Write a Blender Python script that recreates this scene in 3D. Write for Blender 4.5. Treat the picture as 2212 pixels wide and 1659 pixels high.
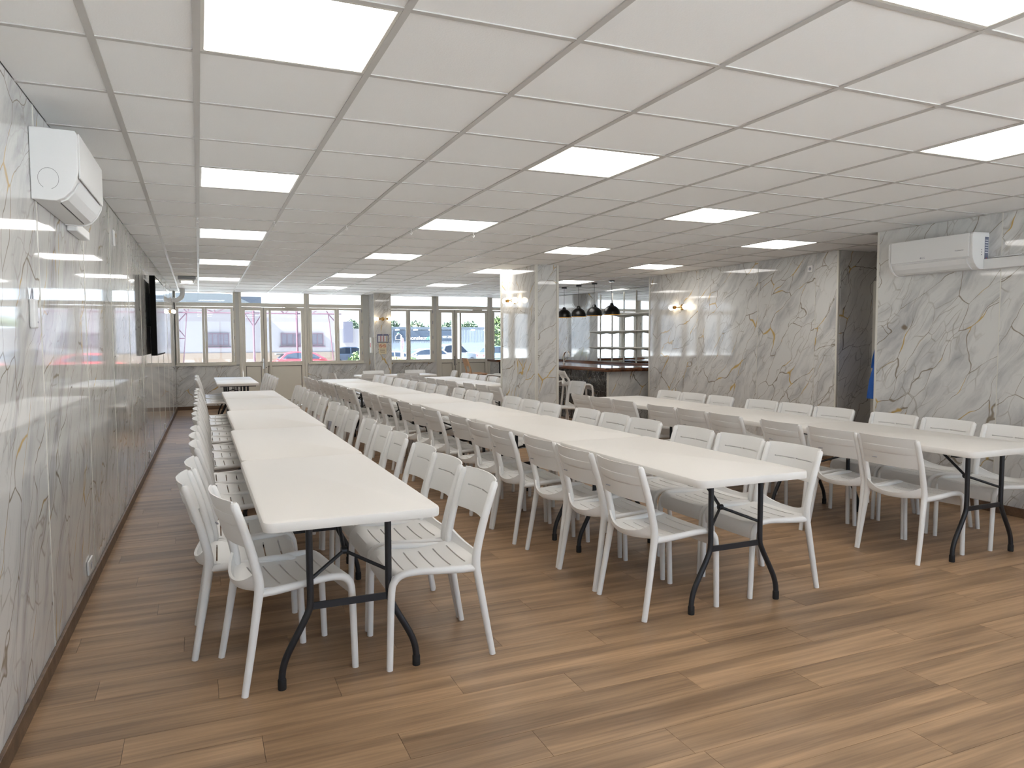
import bpy, bmesh, math, random
from mathutils import Vector, Matrix, noise as mnoise
random.seed(7)
PI = math.pi
sc = bpy.context.scene
for o in list(bpy.data.objects): bpy.data.objects.remove(o)
C = sc.collection

# ------------------------------------------------------------------ camera
F_PX = 1574.6
YAW, PITCH, ROLL = .4077, -.0609, -.0036
CAM = Vector((-.0275, -2.8541, 1.4415))
fw = Vector((math.sin(YAW)*math.cos(PITCH), math.cos(YAW)*math.cos(PITCH), math.sin(PITCH)))
r0 = Vector((math.cos(YAW), -math.sin(YAW), 0)); u0 = r0.cross(fw)
rt = r0*math.cos(ROLL)+u0*math.sin(ROLL); up = -r0*math.sin(ROLL)+u0*math.cos(ROLL)
cd = bpy.data.cameras.new('camera'); cam = bpy.data.objects.new('camera', cd); C.objects.link(cam)
cd.sensor_width = 36; cd.sensor_fit = 'HORIZONTAL'; cd.lens = F_PX/2212*36; cd.clip_end = 500; cd.clip_start = .02
M = Matrix((rt, up, -fw)).transposed().to_4x4(); M.translation = CAM; cam.matrix_world = M
sc.camera = cam

# ------------------------------------------------------------------ world, sun, exposure
sc.view_settings.view_transform = 'Standard'; sc.view_settings.look = 'None'
sc.view_settings.gamma = 1; sc.view_settings.use_curve_mapping = False
sc.view_settings.exposure = 0.95
SKY = 5.4; SUN = 150.0; PANEL = 4.6
w = bpy.data.worlds.new('world'); sc.world = w; w.use_nodes = True
nt = w.node_tree; nt.nodes.clear()
wo = nt.nodes.new('ShaderNodeOutputWorld'); bg = nt.nodes.new('ShaderNodeBackground')
tc = nt.nodes.new('ShaderNodeTexCoord'); sx = nt.nodes.new('ShaderNodeSeparateXYZ'); rp = nt.nodes.new('ShaderNodeValToRGB')
nt.links.new(tc.outputs['Generated'], sx.inputs[0]); nt.links.new(sx.outputs['Z'], rp.inputs[0])
rp.color_ramp.elements[0].position = 0.0; rp.color_ramp.elements[0].color = (.80, .88, .99, 1)
rp.color_ramp.elements[1].position = .55; rp.color_ramp.elements[1].color = (.42, .60, .95, 1)
nt.links.new(rp.outputs[0], bg.inputs[0]); bg.inputs[1].default_value = SKY/3; nt.links.new(bg.outputs[0], wo.inputs[0])
sl = bpy.data.lights.new('sun', 'SUN'); sl.energy = SUN/3; sl.angle = .01; sl.color = (1, .965, .91)
so = bpy.data.objects.new('sun', sl); C.objects.link(so)
so.rotation_euler = Vector((-1, -.07, 1.0)).to_track_quat('Z', 'Y').to_euler()

# ------------------------------------------------------------------ helpers
def kid(o, p):
    if p is not None: o.parent = p
class MB:
    def __init__(s): s.v = []; s.f = []; s.m = []
    def add(s, v, f, m=0):
        b = len(s.v); s.v += [tuple(p) for p in v]; s.f += [tuple(b+i for i in q) for q in f]; s.m += [m]*len(f); return s
    def box(s, x0, x1, y0, y1, z0, z1, m=0):
        return s.add([(x0,y0,z0),(x1,y0,z0),(x1,y1,z0),(x0,y1,z0),(x0,y0,z1),(x1,y0,z1),(x1,y1,z1),(x0,y1,z1)],
              [(0,3,2,1),(4,5,6,7),(0,1,5,4),(1,2,6,5),(2,3,7,6),(3,0,4,7)], m)
    def tube(s, pts, rad, n=10, m=0, caps=True):
        pts = [Vector(p) for p in pts]; k = len(pts)
        rad = rad if isinstance(rad, (list, tuple)) else [rad]*k
        vs = []; fs = []; prev = None
        for i, p in enumerate(pts):
            t = (pts[min(i+1,k-1)]-pts[max(i-1,0)]).normalized()
            if prev is None:
                a = Vector((0,0,1)) if abs(t.z) < .9 else Vector((1,0,0))
                e = t.cross(a).normalized()
            else:
                e = (prev-t*prev.dot(t)).normalized()
            prev = e; g = t.cross(e)
            for j in range(n):
                an = 2*PI*j/n; vs.append(p+(e*math.cos(an)+g*math.sin(an))*rad[i])
        for i in range(k-1):
            for j in range(n):
                a = i*n+j; b = i*n+(j+1)%n; fs.append((a,b,b+n,a+n))
        if caps: fs.append(tuple(range(n-1,-1,-1))); fs.append(tuple((k-1)*n+j for j in range(n)))
        return s.add(vs, fs, m)
    def lathe(s, prof, n=24, c=(0,0,0), ax='z', m=0):
        vs = []; fs = []
        for r, z in prof:
            for j in range(n):
                a = 2*PI*j/n; p = (r*math.cos(a), r*math.sin(a), z)
                if ax == 'y': p = (p[0], p[2], p[1])
                if ax == 'x': p = (p[2], p[0], p[1])
                vs.append((p[0]+c[0], p[1]+c[1], p[2]+c[2]))
        k = len(prof)
        for i in range(k-1):
            for j in range(n):
                a = i*n+j; b = i*n+(j+1)%n; fs.append((a,b,b+n,a+n))
        fs.append(tuple(range(n-1,-1,-1))); fs.append(tuple((k-1)*n+j for j in range(n)))
        return s.add(vs, fs, m)
    def prism(s, poly, a0, a1, ax='x', m=0):
        # poly in the plane of the two other axes
        def P(p, a):
            return {'x': (a, p[0], p[1]), 'y': (p[0], a, p[1]), 'z': (p[0], p[1], a)}[ax]
        n = len(poly); vs = [P(p, a0) for p in poly]+[P(p, a1) for p in poly]
        return s.add(vs, [tuple(range(n-1,-1,-1)), tuple(range(n,2*n))]+[(i,(i+1)%n,n+(i+1)%n,n+i) for i in range(n)], m)
    def shell(s, top, bot, hole=lambda i, j: False, m=0):
        R = len(top); K = len(top[0]); vs = [p for r in top for p in r]+[p for r in bot for p in r]; N = R*K; fs = []
        ok = lambda i, j: 0 <= i < R-1 and 0 <= j < K-1 and not hole(i, j)
        for i in range(R-1):
            for j in range(K-1):
                if not ok(i, j): continue
                a, b, c, d = i*K+j, i*K+j+1, (i+1)*K+j+1, (i+1)*K+j
                fs += [(a,b,c,d), (N+d,N+c,N+b,N+a)]
                if not ok(i-1, j): fs.append((b,a,N+a,N+b))
                if not ok(i+1, j): fs.append((d,c,N+c,N+d))
                if not ok(i, j-1): fs.append((a,d,N+d,N+a))
                if not ok(i, j+1): fs.append((c,b,N+b,N+c))
        return s.add(vs, fs, m)
    def mesh(s, name, mats, smooth=False):
        me = bpy.data.meshes.new(name); me.from_pydata(s.v, [], s.f)
        for mt in (mats if isinstance(mats, (list, tuple)) else [mats]): me.materials.append(mt)
        if len(set(s.m)) > 1: me.polygons.foreach_set('material_index', s.m)
        bm = bmesh.new(); bm.from_mesh(me); bmesh.ops.recalc_face_normals(bm, faces=bm.faces); bm.to_mesh(me); bm.free()
        if smooth:
            for p in me.polygons: p.use_smooth = True
            me.set_sharp_from_angle(angle=math.radians(40))
        me.update(); return me
    def build(s, name, mats, parent=None, smooth=False, bevel=0, loc=None, rz=None):
        o = bpy.data.objects.new(name, s.mesh(name, mats, smooth)); C.objects.link(o); kid(o, parent)
        if loc: o.location = loc
        if rz is not None: o.rotation_euler.z = rz
        if bevel:
            b = o.modifiers.new('b', 'BEVEL'); b.width = bevel; b.segments = 2; b.limit_method = 'ANGLE'
        return o
def inst(me, name, parent=None, loc=(0,0,0), rz=0):
    o = bpy.data.objects.new(name, me); C.objects.link(o); kid(o, parent); o.location = loc; o.rotation_euler.z = rz; return o
def tag(o, label=None, cat=None, group=None, kind=None):
    if label: o['label'] = label
    if cat: o['category'] = cat
    if group: o['group'] = group
    if kind: o['kind'] = kind
    return o
def empty(name, loc=(0,0,0), rz=0, label=None, cat=None, group=None):
    o = bpy.data.objects.new(name, None); C.objects.link(o); o.location = loc; o.rotation_euler.z = rz
    o.empty_display_size = .1; return tag(o, label, cat, group)
def dup(root, kids, loc, rz=0, label=None, group=None, scale=None):
    r = root.copy(); C.objects.link(r); r.location = loc; r.rotation_euler.z = rz
    if label: r['label'] = label
    if group: r['group'] = group
    if scale: r.scale = scale
    for ch, subs in kids:
        c = ch.copy(); C.objects.link(c); c.parent = r
        for g in subs:
            d = g.copy(); C.objects.link(d); d.parent = c
    return r
def tree_of(root):
    al = list(bpy.data.objects)
    return [(c, [g for g in al if g.parent == c]) for c in al if c.parent == root]
def smooth_path(pts, n=4):
    pts = [Vector(p) for p in pts]; out = []
    for i in range(len(pts)-1):
        p0 = pts[max(i-1,0)]; p1 = pts[i]; p2 = pts[i+1]; p3 = pts[min(i+2,len(pts)-1)]
        for k in range(n):
            t = k/n
            out.append(.5*((2*p1)+(-p0+p2)*t+(2*p0-5*p1+4*p2-p3)*t*t+(-p0+3*p1-3*p2+p3)*t*t*t))
    out.append(pts[-1]); return out
def lerp_list(vals, n=4):
    out = []
    for i in range(len(vals)-1):
        for k in range(n): out.append(vals[i]+(vals[i+1]-vals[i])*k/n)
    out.append(vals[-1]); return out
DG = None
def text_part(body, size, mat, parent, loc, rot, name='lettering', ext=.002, align='CENTER'):
    cu = bpy.data.curves.new('t', 'FONT'); cu.body = body; cu.size = size; cu.extrude = ext; cu.align_x = align; cu.align_y = 'CENTER'
    cu.resolution_u = 3
    t = bpy.data.objects.new('t', cu); C.objects.link(t)
    me = bpy.data.meshes.new_from_object(t.evaluated_get(bpy.context.evaluated_depsgraph_get()))
    bpy.data.objects.remove(t)
    me.materials.clear(); me.materials.append(mat); me.name = name
    o = bpy.data.objects.new(name, me); C.objects.link(o); kid(o, parent); o.location = loc; o.rotation_euler = rot
    return o

# ------------------------------------------------------------------ materials
def mat(name, col, rough=.5, metal=0, spec=.5, emit=None, estr=0, bump=None, coat=0):
    m = bpy.data.materials.new(name); m.use_nodes = True; n = m.node_tree.nodes; b = n['Principled BSDF']
    b.inputs['Base Color'].default_value = (*col, 1); b.inputs['Roughness'].default_value = rough
    b.inputs['Metallic'].default_value = metal; b.inputs['Specular IOR Level'].default_value = spec
    b.inputs['Coat Weight'].default_value = coat
    if emit: b.inputs['Emission Color'].default_value = (*emit, 1); b.inputs['Emission Strength'].default_value = estr
    L = m.node_tree.links
    tcn = n.new('ShaderNodeTexCoord'); no = n.new('ShaderNodeTexNoise')
    no.inputs['Scale'].default_value = bump[0] if bump else 35
    L.new(tcn.outputs['Object'], no.inputs['Vector'])
    if bump:
        bn = n.new('ShaderNodeBump'); bn.inputs['Strength'].default_value = bump[1]; bn.inputs['Distance'].default_value = bump[2]
        L.new(no.outputs['Fac'], bn.inputs['Height']); L.new(bn.outputs['Normal'], b.inputs['Normal'])
    elif not emit:
        mr = n.new('ShaderNodeMapRange'); mr.inputs['To Min'].default_value = max(rough-.04, 0); mr.inputs['To Max'].default_value = min(rough+.04, 1)
        L.new(no.outputs['Fac'], mr.inputs['Value']); L.new(mr.outputs[0], b.inputs['Roughness'])
    return m
def nd(m, t, **k):
    x = m.node_tree.nodes.new(t)
    for a, v in k.items(): setattr(x, a, v)
    return x
def ramp(m, src, stops, interp='LINEAR'):
    r = nd(m, 'ShaderNodeValToRGB'); r.color_ramp.interpolation = interp
    e = r.color_ramp.elements
    while len(e) < len(stops): e.new(.5)
    for q, (p, c) in zip(e, stops):
        q.position = p; q.color = (c, c, c, 1) if not isinstance(c, tuple) else (*c, 1)
    m.node_tree.links.new(src, r.inputs[0]); return r
def mixc(m, fac, a, b, mode='MIX'):
    x = nd(m, 'ShaderNodeMix', data_type='RGBA', blend_type=mode); L = m.node_tree.links
    for s, v in ((x.inputs[0], fac), (x.inputs[6], a), (x.inputs[7], b)):
        if isinstance(v, (int, float)): s.default_value = v
        elif isinstance(v, tuple): s.default_value = (*v, 1)
        else: L.new(v, s)
    return x.outputs[2]
def math_(m, op, a, b=0.0):
    x = nd(m, 'ShaderNodeMath', operation=op); L = m.node_tree.links
    for s, v in ((x.inputs[0], a), (x.inputs[1], b)):
        if isinstance(v, (int, float)): s.default_value = v
        else: L.new(v, s)
    return x.outputs[0]
def marble(name, base, cloud, vein, gold, rough=.07, dark=False, wave=.008):
    m = mat(name, base, rough); L = m.node_tree.links; b = m.node_tree.nodes['Principled BSDF']
    tcn = nd(m, 'ShaderNodeTexCoord'); oi = nd(m, 'ShaderNodeObjectInfo')
    off = nd(m, 'ShaderNodeVectorMath', operation='SCALE'); off.inputs[0].default_value = (7.3, 11.1, 5.7)
    L.new(oi.outputs['Random'], off.inputs['Scale'])
    ad = nd(m, 'ShaderNodeVectorMath', operation='ADD'); L.new(tcn.outputs['Object'], ad.inputs[0]); L.new(off.outputs[0], ad.inputs[1])
    n1 = nd(m, 'ShaderNodeTexNoise'); n1.inputs['Scale'].default_value = 1.9; n1.inputs['Detail'].default_value = 3; n1.inputs['Roughness'].default_value = .42
    L.new(ad.outputs[0], n1.inputs['Vector'])
    s1 = nd(m, 'ShaderNodeVectorMath', operation='SUBTRACT'); L.new(n1.outputs['Color'], s1.inputs[0]); s1.inputs[1].default_value = (.5,.5,.5)
    s2 = nd(m, 'ShaderNodeVectorMath', operation='SCALE'); L.new(s1.outputs[0], s2.inputs[0]); s2.inputs['Scale'].default_value = .34 if not dark else .7
    a2 = nd(m, 'ShaderNodeVectorMath', operation='ADD'); L.new(ad.outputs[0], a2.inputs[0]); L.new(s2.outputs[0], a2.inputs[1])
    rot = nd(m, 'ShaderNodeMapping'); rot.inputs['Rotation'].default_value = (0, math.radians(-36 if not dark else 20), 0)
    L.new(a2.outputs[0], rot.inputs['Vector'])
    scl = nd(m, 'ShaderNodeMapping'); scl.inputs['Scale'].default_value = (2.9, 2.9, .85) if not dark else (6, 6, 4)
    L.new(rot.outputs[0], scl.inputs['Vector'])
    vo = nd(m, 'ShaderNodeTexVoronoi', feature='DISTANCE_TO_EDGE'); vo.inputs['Scale'].default_value = 1.45
    L.new(scl.outputs[0], vo.inputs['Vector'])
    vo2 = nd(m, 'ShaderNodeTexVoronoi', feature='DISTANCE_TO_EDGE'); vo2.inputs['Scale'].default_value = 4.3
    L.new(scl.outputs[0], vo2.inputs['Vector'])
    # clouds along the grain
    nc = nd(m, 'ShaderNodeTexNoise'); nc.inputs['Scale'].default_value = 1.9; nc.inputs['Detail'].default_value = 8; nc.inputs['Roughness'].default_value = .62
    sc2 = nd(m, 'ShaderNodeMapping'); sc2.inputs['Scale'].default_value = (3.6, 3.6, .55); L.new(rot.outputs[0], sc2.inputs['Vector'])
    L.new(sc2.outputs[0], nc.inputs['Vector'])
    nw = nd(m, 'ShaderNodeTexNoise'); nw.inputs['Scale'].default_value = 2.9; nw.inputs['Detail'].default_value = 3; L.new(ad.outputs[0], nw.inputs['Vector'])
    ng = nd(m, 'ShaderNodeTexNoise'); ng.inputs['Scale'].default_value = 3.7; L.new(a2.outputs[0], ng.inputs['Vector'])
    cl = ramp(m, nc.outputs['Fac'], [(.47, 0.), (.72, 1.)])
    col = mixc(m, math_(m, 'MULTIPLY', cl.outputs[0], .85), base, cloud)
    # modulated vein width: distance / width
    wv = ramp(m, nw.outputs['Fac'], [(.35, .08), (.60, .35), (.74, 1.)])
    d1 = math_(m, 'DIVIDE', vo.outputs['Distance'], math_(m, 'MULTIPLY', wv.outputs[0], .05 if not dark else .08))
    v1 = ramp(m, d1, [(.0, 1.), (.35, .85), (1., 0.)])
    d2 = math_(m, 'DIVIDE', vo2.outputs['Distance'], .045)
    v2 = ramp(m, d2, [(.0, 1.), (1., 0.)])
    br = ramp(m, ng.outputs['Fac'], [(.44, 0.), (.62, 1.)])
    gm = ramp(m, nw.outputs['Fac'], [(.555, 0.), (.60, 1.)])
    vc = mixc(m, gm.outputs[0], vein, gold)
    col = mixc(m, math_(m, 'MULTIPLY', math_(m, 'MULTIPLY', v2.outputs[0], br.outputs[0]), .5), col, vein)
    col = mixc(m, math_(m, 'MULTIPLY', v1.outputs[0], .9), col, vc)
    L.new(col, b.inputs['Base Color'])
    nb = nd(m, 'ShaderNodeTexNoise'); nb.inputs['Scale'].default_value = 1.6; nb.inputs['Detail'].default_value = 0; L.new(ad.outputs[0], nb.inputs['Vector'])
    bn = nd(m, 'ShaderNodeBump'); bn.inputs['Strength'].default_value = wave*5; bn.inputs['Distance'].default_value = .02
    L.new(nb.outputs['Fac'], bn.inputs['Height']); L.new(bn.outputs['Normal'], b.inputs['Normal'])
    for l in list(L):
        if l.to_socket == b.inputs['Roughness']: L.remove(l)
    b.inputs['Roughness'].default_value = rough
    return m
def wood(name, c1, c2, rough=.38, axis='x', scale=1.0, rnd=.16):
    m = mat(name, c1, rough); L = m.node_tree.links; b = m.node_tree.nodes['Principled BSDF']
    tcn = nd(m, 'ShaderNodeTexCoord'); oi = nd(m, 'ShaderNodeObjectInfo'); ge = nd(m, 'ShaderNodeNewGeometry')
    rr = math_(m, 'FRACT', math_(m, 'ADD', oi.outputs['Random'], ge.outputs['Random Per Island']))
    off = nd(m, 'ShaderNodeVectorMath', operation='SCALE'); off.inputs[0].default_value = (13.3, 17.1, 5.7); L.new(rr, off.inputs['Scale'])
    ad = nd(m, 'ShaderNodeVectorMath', operation='ADD'); L.new(tcn.outputs['Object'], ad.inputs[0]); L.new(off.outputs[0], ad.inputs[1])
    mp = nd(m, 'ShaderNodeMapping'); s = [14*scale]*3; s['xyz'.index(axis)] = .9*scale; mp.inputs['Scale'].default_value = s
    L.new(ad.outputs[0], mp.inputs['Vector'])
    n1 = nd(m, 'ShaderNodeTexNoise'); n1.inputs['Scale'].default_value = 1; n1.inputs['Detail'].default_value = 6; L.new(mp.outputs[0], n1.inputs['Vector'])
    mp2 = nd(m, 'ShaderNodeMapping'); s = [90*scale]*3; s['xyz'.index(axis)] = 2.5*scale; mp2.inputs['Scale'].default_value = s
    L.new(ad.outputs[0], mp2.inputs['Vector'])
    n2 = nd(m, 'ShaderNodeTexNoise'); n2.inputs['Scale'].default_value = 1; n2.inputs['Detail'].default_value = 3; L.new(mp2.outputs[0], n2.inputs['Vector'])
    r1 = ramp(m, n1.outputs['Fac'], [(.36, 0.), (.60, 1.)])
    col = mixc(m, r1.outputs[0], c2, c1)
    f = ramp(m, n2.outputs['Fac'], [(.35, .82), (.65, 1.06)])
    col = mixc(m, 1.0, col, f.outputs[0], 'MULTIPLY')
    hv = nd(m, 'ShaderNodeMapRange'); hv.inputs['To Min'].default_value = 1-rnd; hv.inputs['To Max'].default_value = 1+rnd*.4; L.new(rr, hv.inputs['Value'])
    cc = nd(m, 'ShaderNodeCombineColor'); [L.new(hv.outputs[0], cc.inputs[i]) for i in range(3)]
    col = mixc(m, 1.0, col, cc.outputs[0], 'MULTIPLY')
    L.new(col, b.inputs['Base Color'])
    bn = nd(m, 'ShaderNodeBump'); bn.inputs['Strength'].default_value = .25; bn.inputs['Distance'].default_value = .0015
    L.new(n2.outputs['Fac'], bn.inputs['Height']); L.new(bn.outputs['Normal'], b.inputs['Normal'])
    return m
def glass_mat(name, tint=(.93,.96,.97)):
    m = bpy.data.materials.new(name); m.use_nodes = True; t = m.node_tree; t.nodes.clear()
    o = t.nodes.new('ShaderNodeOutputMaterial'); mx = t.nodes.new('ShaderNodeMixShader'); tr = t.nodes.new('ShaderNodeBsdfTransparent')
    gl = t.nodes.new('ShaderNodeBsdfGlossy'); fr = t.nodes.new('ShaderNodeFresnel'); fr.inputs[0].default_value = 1.45
    tr.inputs[0].default_value = (*tint, 1); gl.inputs['Roughness'].default_value = .01
    t.links.new(fr.outputs[0], mx.inputs[0]); t.links.new(tr.outputs[0], mx.inputs[1]); t.links.new(gl.outputs[0], mx.inputs[2]); t.links.new(mx.outputs[0], o.inputs[0])
    return m
MARB = marble('white_marble_panel', (.67,.66,.64), (.37,.37,.38), (.21,.165,.11), (.52,.32,.05), rough=.045)
MARBG = marble('grey_marble_panel', (.60,.59,.57), (.38,.38,.39), (.08,.06,.045), (.48,.30,.05), rough=.08)
DARK = marble('dark_marble_panel', (.028,.026,.024), (.10,.10,.10), (.34,.33,.32), (.40,.26,.07), dark=True)
PLANK = wood('oak_vinyl_plank', (.43,.27,.15), (.245,.15,.082), .42)
BASEW = wood('brown_skirting_wood', (.19,.115,.065), (.11,.062,.035), .45, 'y')
LIVE = wood('live_edge_walnut', (.20,.075,.03), (.07,.025,.012), .12, 'y', 1, .1)
SUB = mat('subfloor', (.06,.04,.03), .9)
TILE = mat('ceiling_tile_white', (.88,.875,.865), .95, bump=(180, .25, .002))
GRID = mat('grid_bar_enamel', (.52,.50,.475), .5)
PAINT = mat('white_wall_paint', (.62,.60,.56), .8)
TRIMW = mat('cream_trim_plastic', (.66,.64,.58), .35)
FRAME = mat('cream_window_aluminium', (.68,.635,.55), .45)
FRAMED = mat('frame_gap_black', (.03,.03,.03), .7)
GLASS = glass_mat('window_glass')
MIRROR = mat('mirror_silver', (.88,.9,.9), .02, 1)
CHAIR = mat('white_chair_plastic', (.78,.765,.74), .38, bump=(400, .12, .0006))
TOP = mat('table_top_plastic', (.74,.71,.67), .5, bump=(350, .3, .0008))
BLACK = mat('black_powder_coat', (.012,.013,.016), .42)
RUBBER = mat('black_rubber', (.01,.01,.01), .7)
ACW = mat('ac_white_plastic', (.72,.71,.70), .42)
ACG = mat('ac_grey_line', (.12,.12,.12), .5)
BRASS = mat('brushed_brass', (.62,.38,.12), .25, 1)
CHROME = mat('brushed_steel', (.6,.58,.55), .25, 1)
LAMP = mat('led_diffuser', (1,1,1), .5, emit=(1,.965,.91), estr=PANEL)
BULB = mat('lit_opal_bulb', (1,1,1), .4, emit=(1,.84,.60), estr=5)
PEND = mat('black_pendant_metal', (.004,.004,.004), .3, spec=.3)
GOLDIN = mat('gold_shade_lining', (.75,.42,.08), .35, 1)
SCREEN = mat('tv_screen_black', (.004,.004,.005), .08)
WHITEP = mat('white_socket_plastic', (.78,.77,.76), .3)
SHELFM = mat('cream_shelf_metal', (.72,.70,.64), .4)
PAPER = mat('cream_paper', (.72,.62,.42), .7)
RED = mat('sign_red', (.55,.03,.03), .5); BLU = mat('sign_navy', (.03,.04,.16), .5); YEL = mat('sign_yellow', (.7,.5,.05), .5)
GREYP = mat('print_grey', (.35,.35,.38), .6); INK = mat('print_ink', (.05,.05,.06), .6); WHITE = mat('print_white', (.8,.8,.82), .6)
TOPG = mat('pale_grey_counter', (.55,.55,.56), .15)
TAN = mat('tan_chair_plastic', (.62,.38,.22), .45)

CZ = 2.458
XR1, YC1 = 6.02, 2.24      # near right wall plane and its far corner
XR2, YC2, YC3 = 6.82, 3.45, 7.27
XB, YF, YB = 8.0, 13.7, -5.2
def xleft(y): return -.674+.0170*y
RZL = math.atan(.0170)      # the left wall is not quite square to the ceiling grid

# ------------------------------------------------------------------ floor
floor = tag(MB().box(-1.2, 10, YB-.3, YF+.35, -.12, -.006).build('floor', SUB), kind='structure')
pw, pl = .182, 1.24
rows = []
y = -.85
while y < YF+.05:
    rows.append(y); y += pw
y = -.85-pw
back = []
while y > YB: back.append(y); y -= pw
pk = MB().box(0, pl-.0016, 0, pw-.0014, -.006, 0).mesh('plank', PLANK)
st = MB(); n = 0
def xr_at(y):
    return 6.1 if y < YC1-.1 else 9.4 if y < YC2 else 6.9 if y < YC3 else 8.05
for r, y in enumerate(rows+back):
    x = -.95-((r*.37) % 1.0)*pl
    while x < xr_at(y):
        if n < 298 and r < len(rows) and x+pl > xleft(y)-.02:
            inst(pk, 'plank', floor, (x, y, 0)); n += 1
        else: st.box(x, x+pl-.0016, y, y+pw-.0014, -.006, 0)
        x += pl
tag(st.build('plank_field', PLANK, floor), kind='stuff')

# ------------------------------------------------------------------ ceiling
ceiling = tag(MB().box(-1.2, 10, YB-.3, YF+.35, CZ+.035, CZ+.15).build('ceiling', PAINT), kind='structure')
YJ = {0:0,1:.60,2:1.21,3:1.84,4:2.46,5:3.1,6:3.75,7:4.39,8:5.06,9:5.72,10:6.38,11:7.09,12:7.78,13:8.48,14:9.2,15:9.89,16:10.59,17:11.25,18:12.0,19:12.82,20:13.7}
for k in range(1, 10): YJ[-k] = -.6*k
def gx(i, y): return (.6*i if i >= 0 else -.3242)*(1+.011*max(y-2, 0))+.0026*y
def gy(j, x):
    wj = min(max(j, 0)/3, 1)*(1 if j <= 10 else max(0, 1-(j-10)/6))
    return YJ[j]*(1-.019*min(max(x, 0)/3.6, 1.5)*wj)
lights = [(0,j) for j in (-5,-1,3,7,11,15)]+[(3,j) for j in (-7,-3,1,5,9,13,17)]+[(6,j) for j in (-5,-1,3,7,11,15)]+[(9,j) for j in (-3,5,9,13)]+[(12,j) for j in (11,15)]
def xmax_c(y): return XR1 if y < YC1 else 9.4 if y < YC2 else XR2 if y < YC3 else XB
def slab4(m_, p, z0, z1, g=0.0):
    # p: four corners counter-clockwise, shrunk by g
    cx = sum(q[0] for q in p)/4; cy = sum(q[1] for q in p)/4
    q = [(a+math.copysign(g, cx-a), b+math.copysign(g, cy-b)) for a, b in p]
    return m_.add([(a, b, z0) for a, b in q]+[(a, b, z1) for a, b in q], [(0,3,2,1),(4,5,6,7),(0,1,5,4),(1,2,6,5),(2,3,7,6),(3,0,4,7)])
def gxw(i, y):
    v = xleft(y) if i < -1 else gx(i, y); return v
def corner(i, j, ym):
    x = .6*i if i > -2 else -.66; y = gy(j, x); xx = gxw(i, y); return (min(xx, xmax_c(ym)), y)
tiles = []
for j in range(-8, 20):
    ym = (YJ[j]+YJ[j+1])/2
    for i in range(-2, 16):
        if i >= 0 and (i, j) in lights: continue
        if gxw(i, ym) > xmax_c(ym)-.03: continue
        tiles.append((j, i, [corner(i, j, ym), corner(i+1, j, ym), corner(i+1, j+1, ym), corner(i, j+1, ym)]))
st = MB(); n = 0
for j, i, p in sorted(tiles, key=lambda t: (t[0] < -3, t[0])):
    if j >= -3 and n < 298:
        ox, oy = p[0]; slab4(MB(), [(a-ox, b-oy) for a, b in p], .003, .015, .012).build('ceiling_tile', TILE, ceiling, loc=(ox, oy, CZ)); n += 1
    else: slab4(st, p, CZ+.003, CZ+.015, .012)
if st.v: tag(st.build('tile_field', TILE, ceiling), kind='stuff')
for i in range(-1, 16):
    hw = .0125; m_ = MB(); bx = .6*i; used = False
    for a, b in zip([YB, YC1, YC2, 2, YC3, 5, 9], [YC1, YC2, YC3, YC1, YF, YC3, YF]):
        if (a, b) not in ((YB, YC1), (YC1, YC2), (YC2, YC3), (YC3, YF)): continue
        lim = xmax_c((a+b)/2)
        if gx(i, a) > lim-.02: continue
        b2 = b
        while gx(i, b2) > lim-.01: b2 -= .1
        ks = [a]+([2.0] if a < 2 < b2 else [])+[b2]
        for y0, y1 in zip(ks, ks[1:]):
            m_.add([(gx(i,y0)-hw,y0,CZ-.002),(gx(i,y0)+hw,y0,CZ-.002),(gx(i,y1)+hw,y1,CZ-.002),(gx(i,y1)-hw,y1,CZ-.002),(gx(i,y0)-hw,y0,CZ+.03),(gx(i,y0)+hw,y0,CZ+.03),(gx(i,y1)+hw,y1,CZ+.03),(gx(i,y1)-hw,y1,CZ+.03)],[(0,3,2,1),(4,5,6,7),(0,1,5,4),(1,2,6,5),(2,3,7,6),(3,0,4,7)])
            used = True
    if used: m_.build('main_runner', GRID, ceiling)
for j in range(-8, 20):
    m_ = MB(); ym = YJ[j]+.02
    for i in range(-2, 16):
        (x0, y0), (x1, y1) = corner(i, j, ym), corner(i+1, j, ym)
        if x1-x0 < .01: continue
        m_.add([(x0,y0-.0115,CZ-.0012),(x1,y1-.0115,CZ-.0012),(x1,y1+.0115,CZ-.0012),(x0,y0+.0115,CZ-.0012),(x0,y0-.0115,CZ+.03),(x1,y1-.0115,CZ+.03),(x1,y1+.0115,CZ+.03),(x0,y0+.0115,CZ+.03)],[(0,3,2,1),(4,5,6,7),(0,1,5,4),(1,2,6,5),(2,3,7,6),(3,0,4,7)])
    m_.build('cross_tee', GRID, ceiling)
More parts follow.
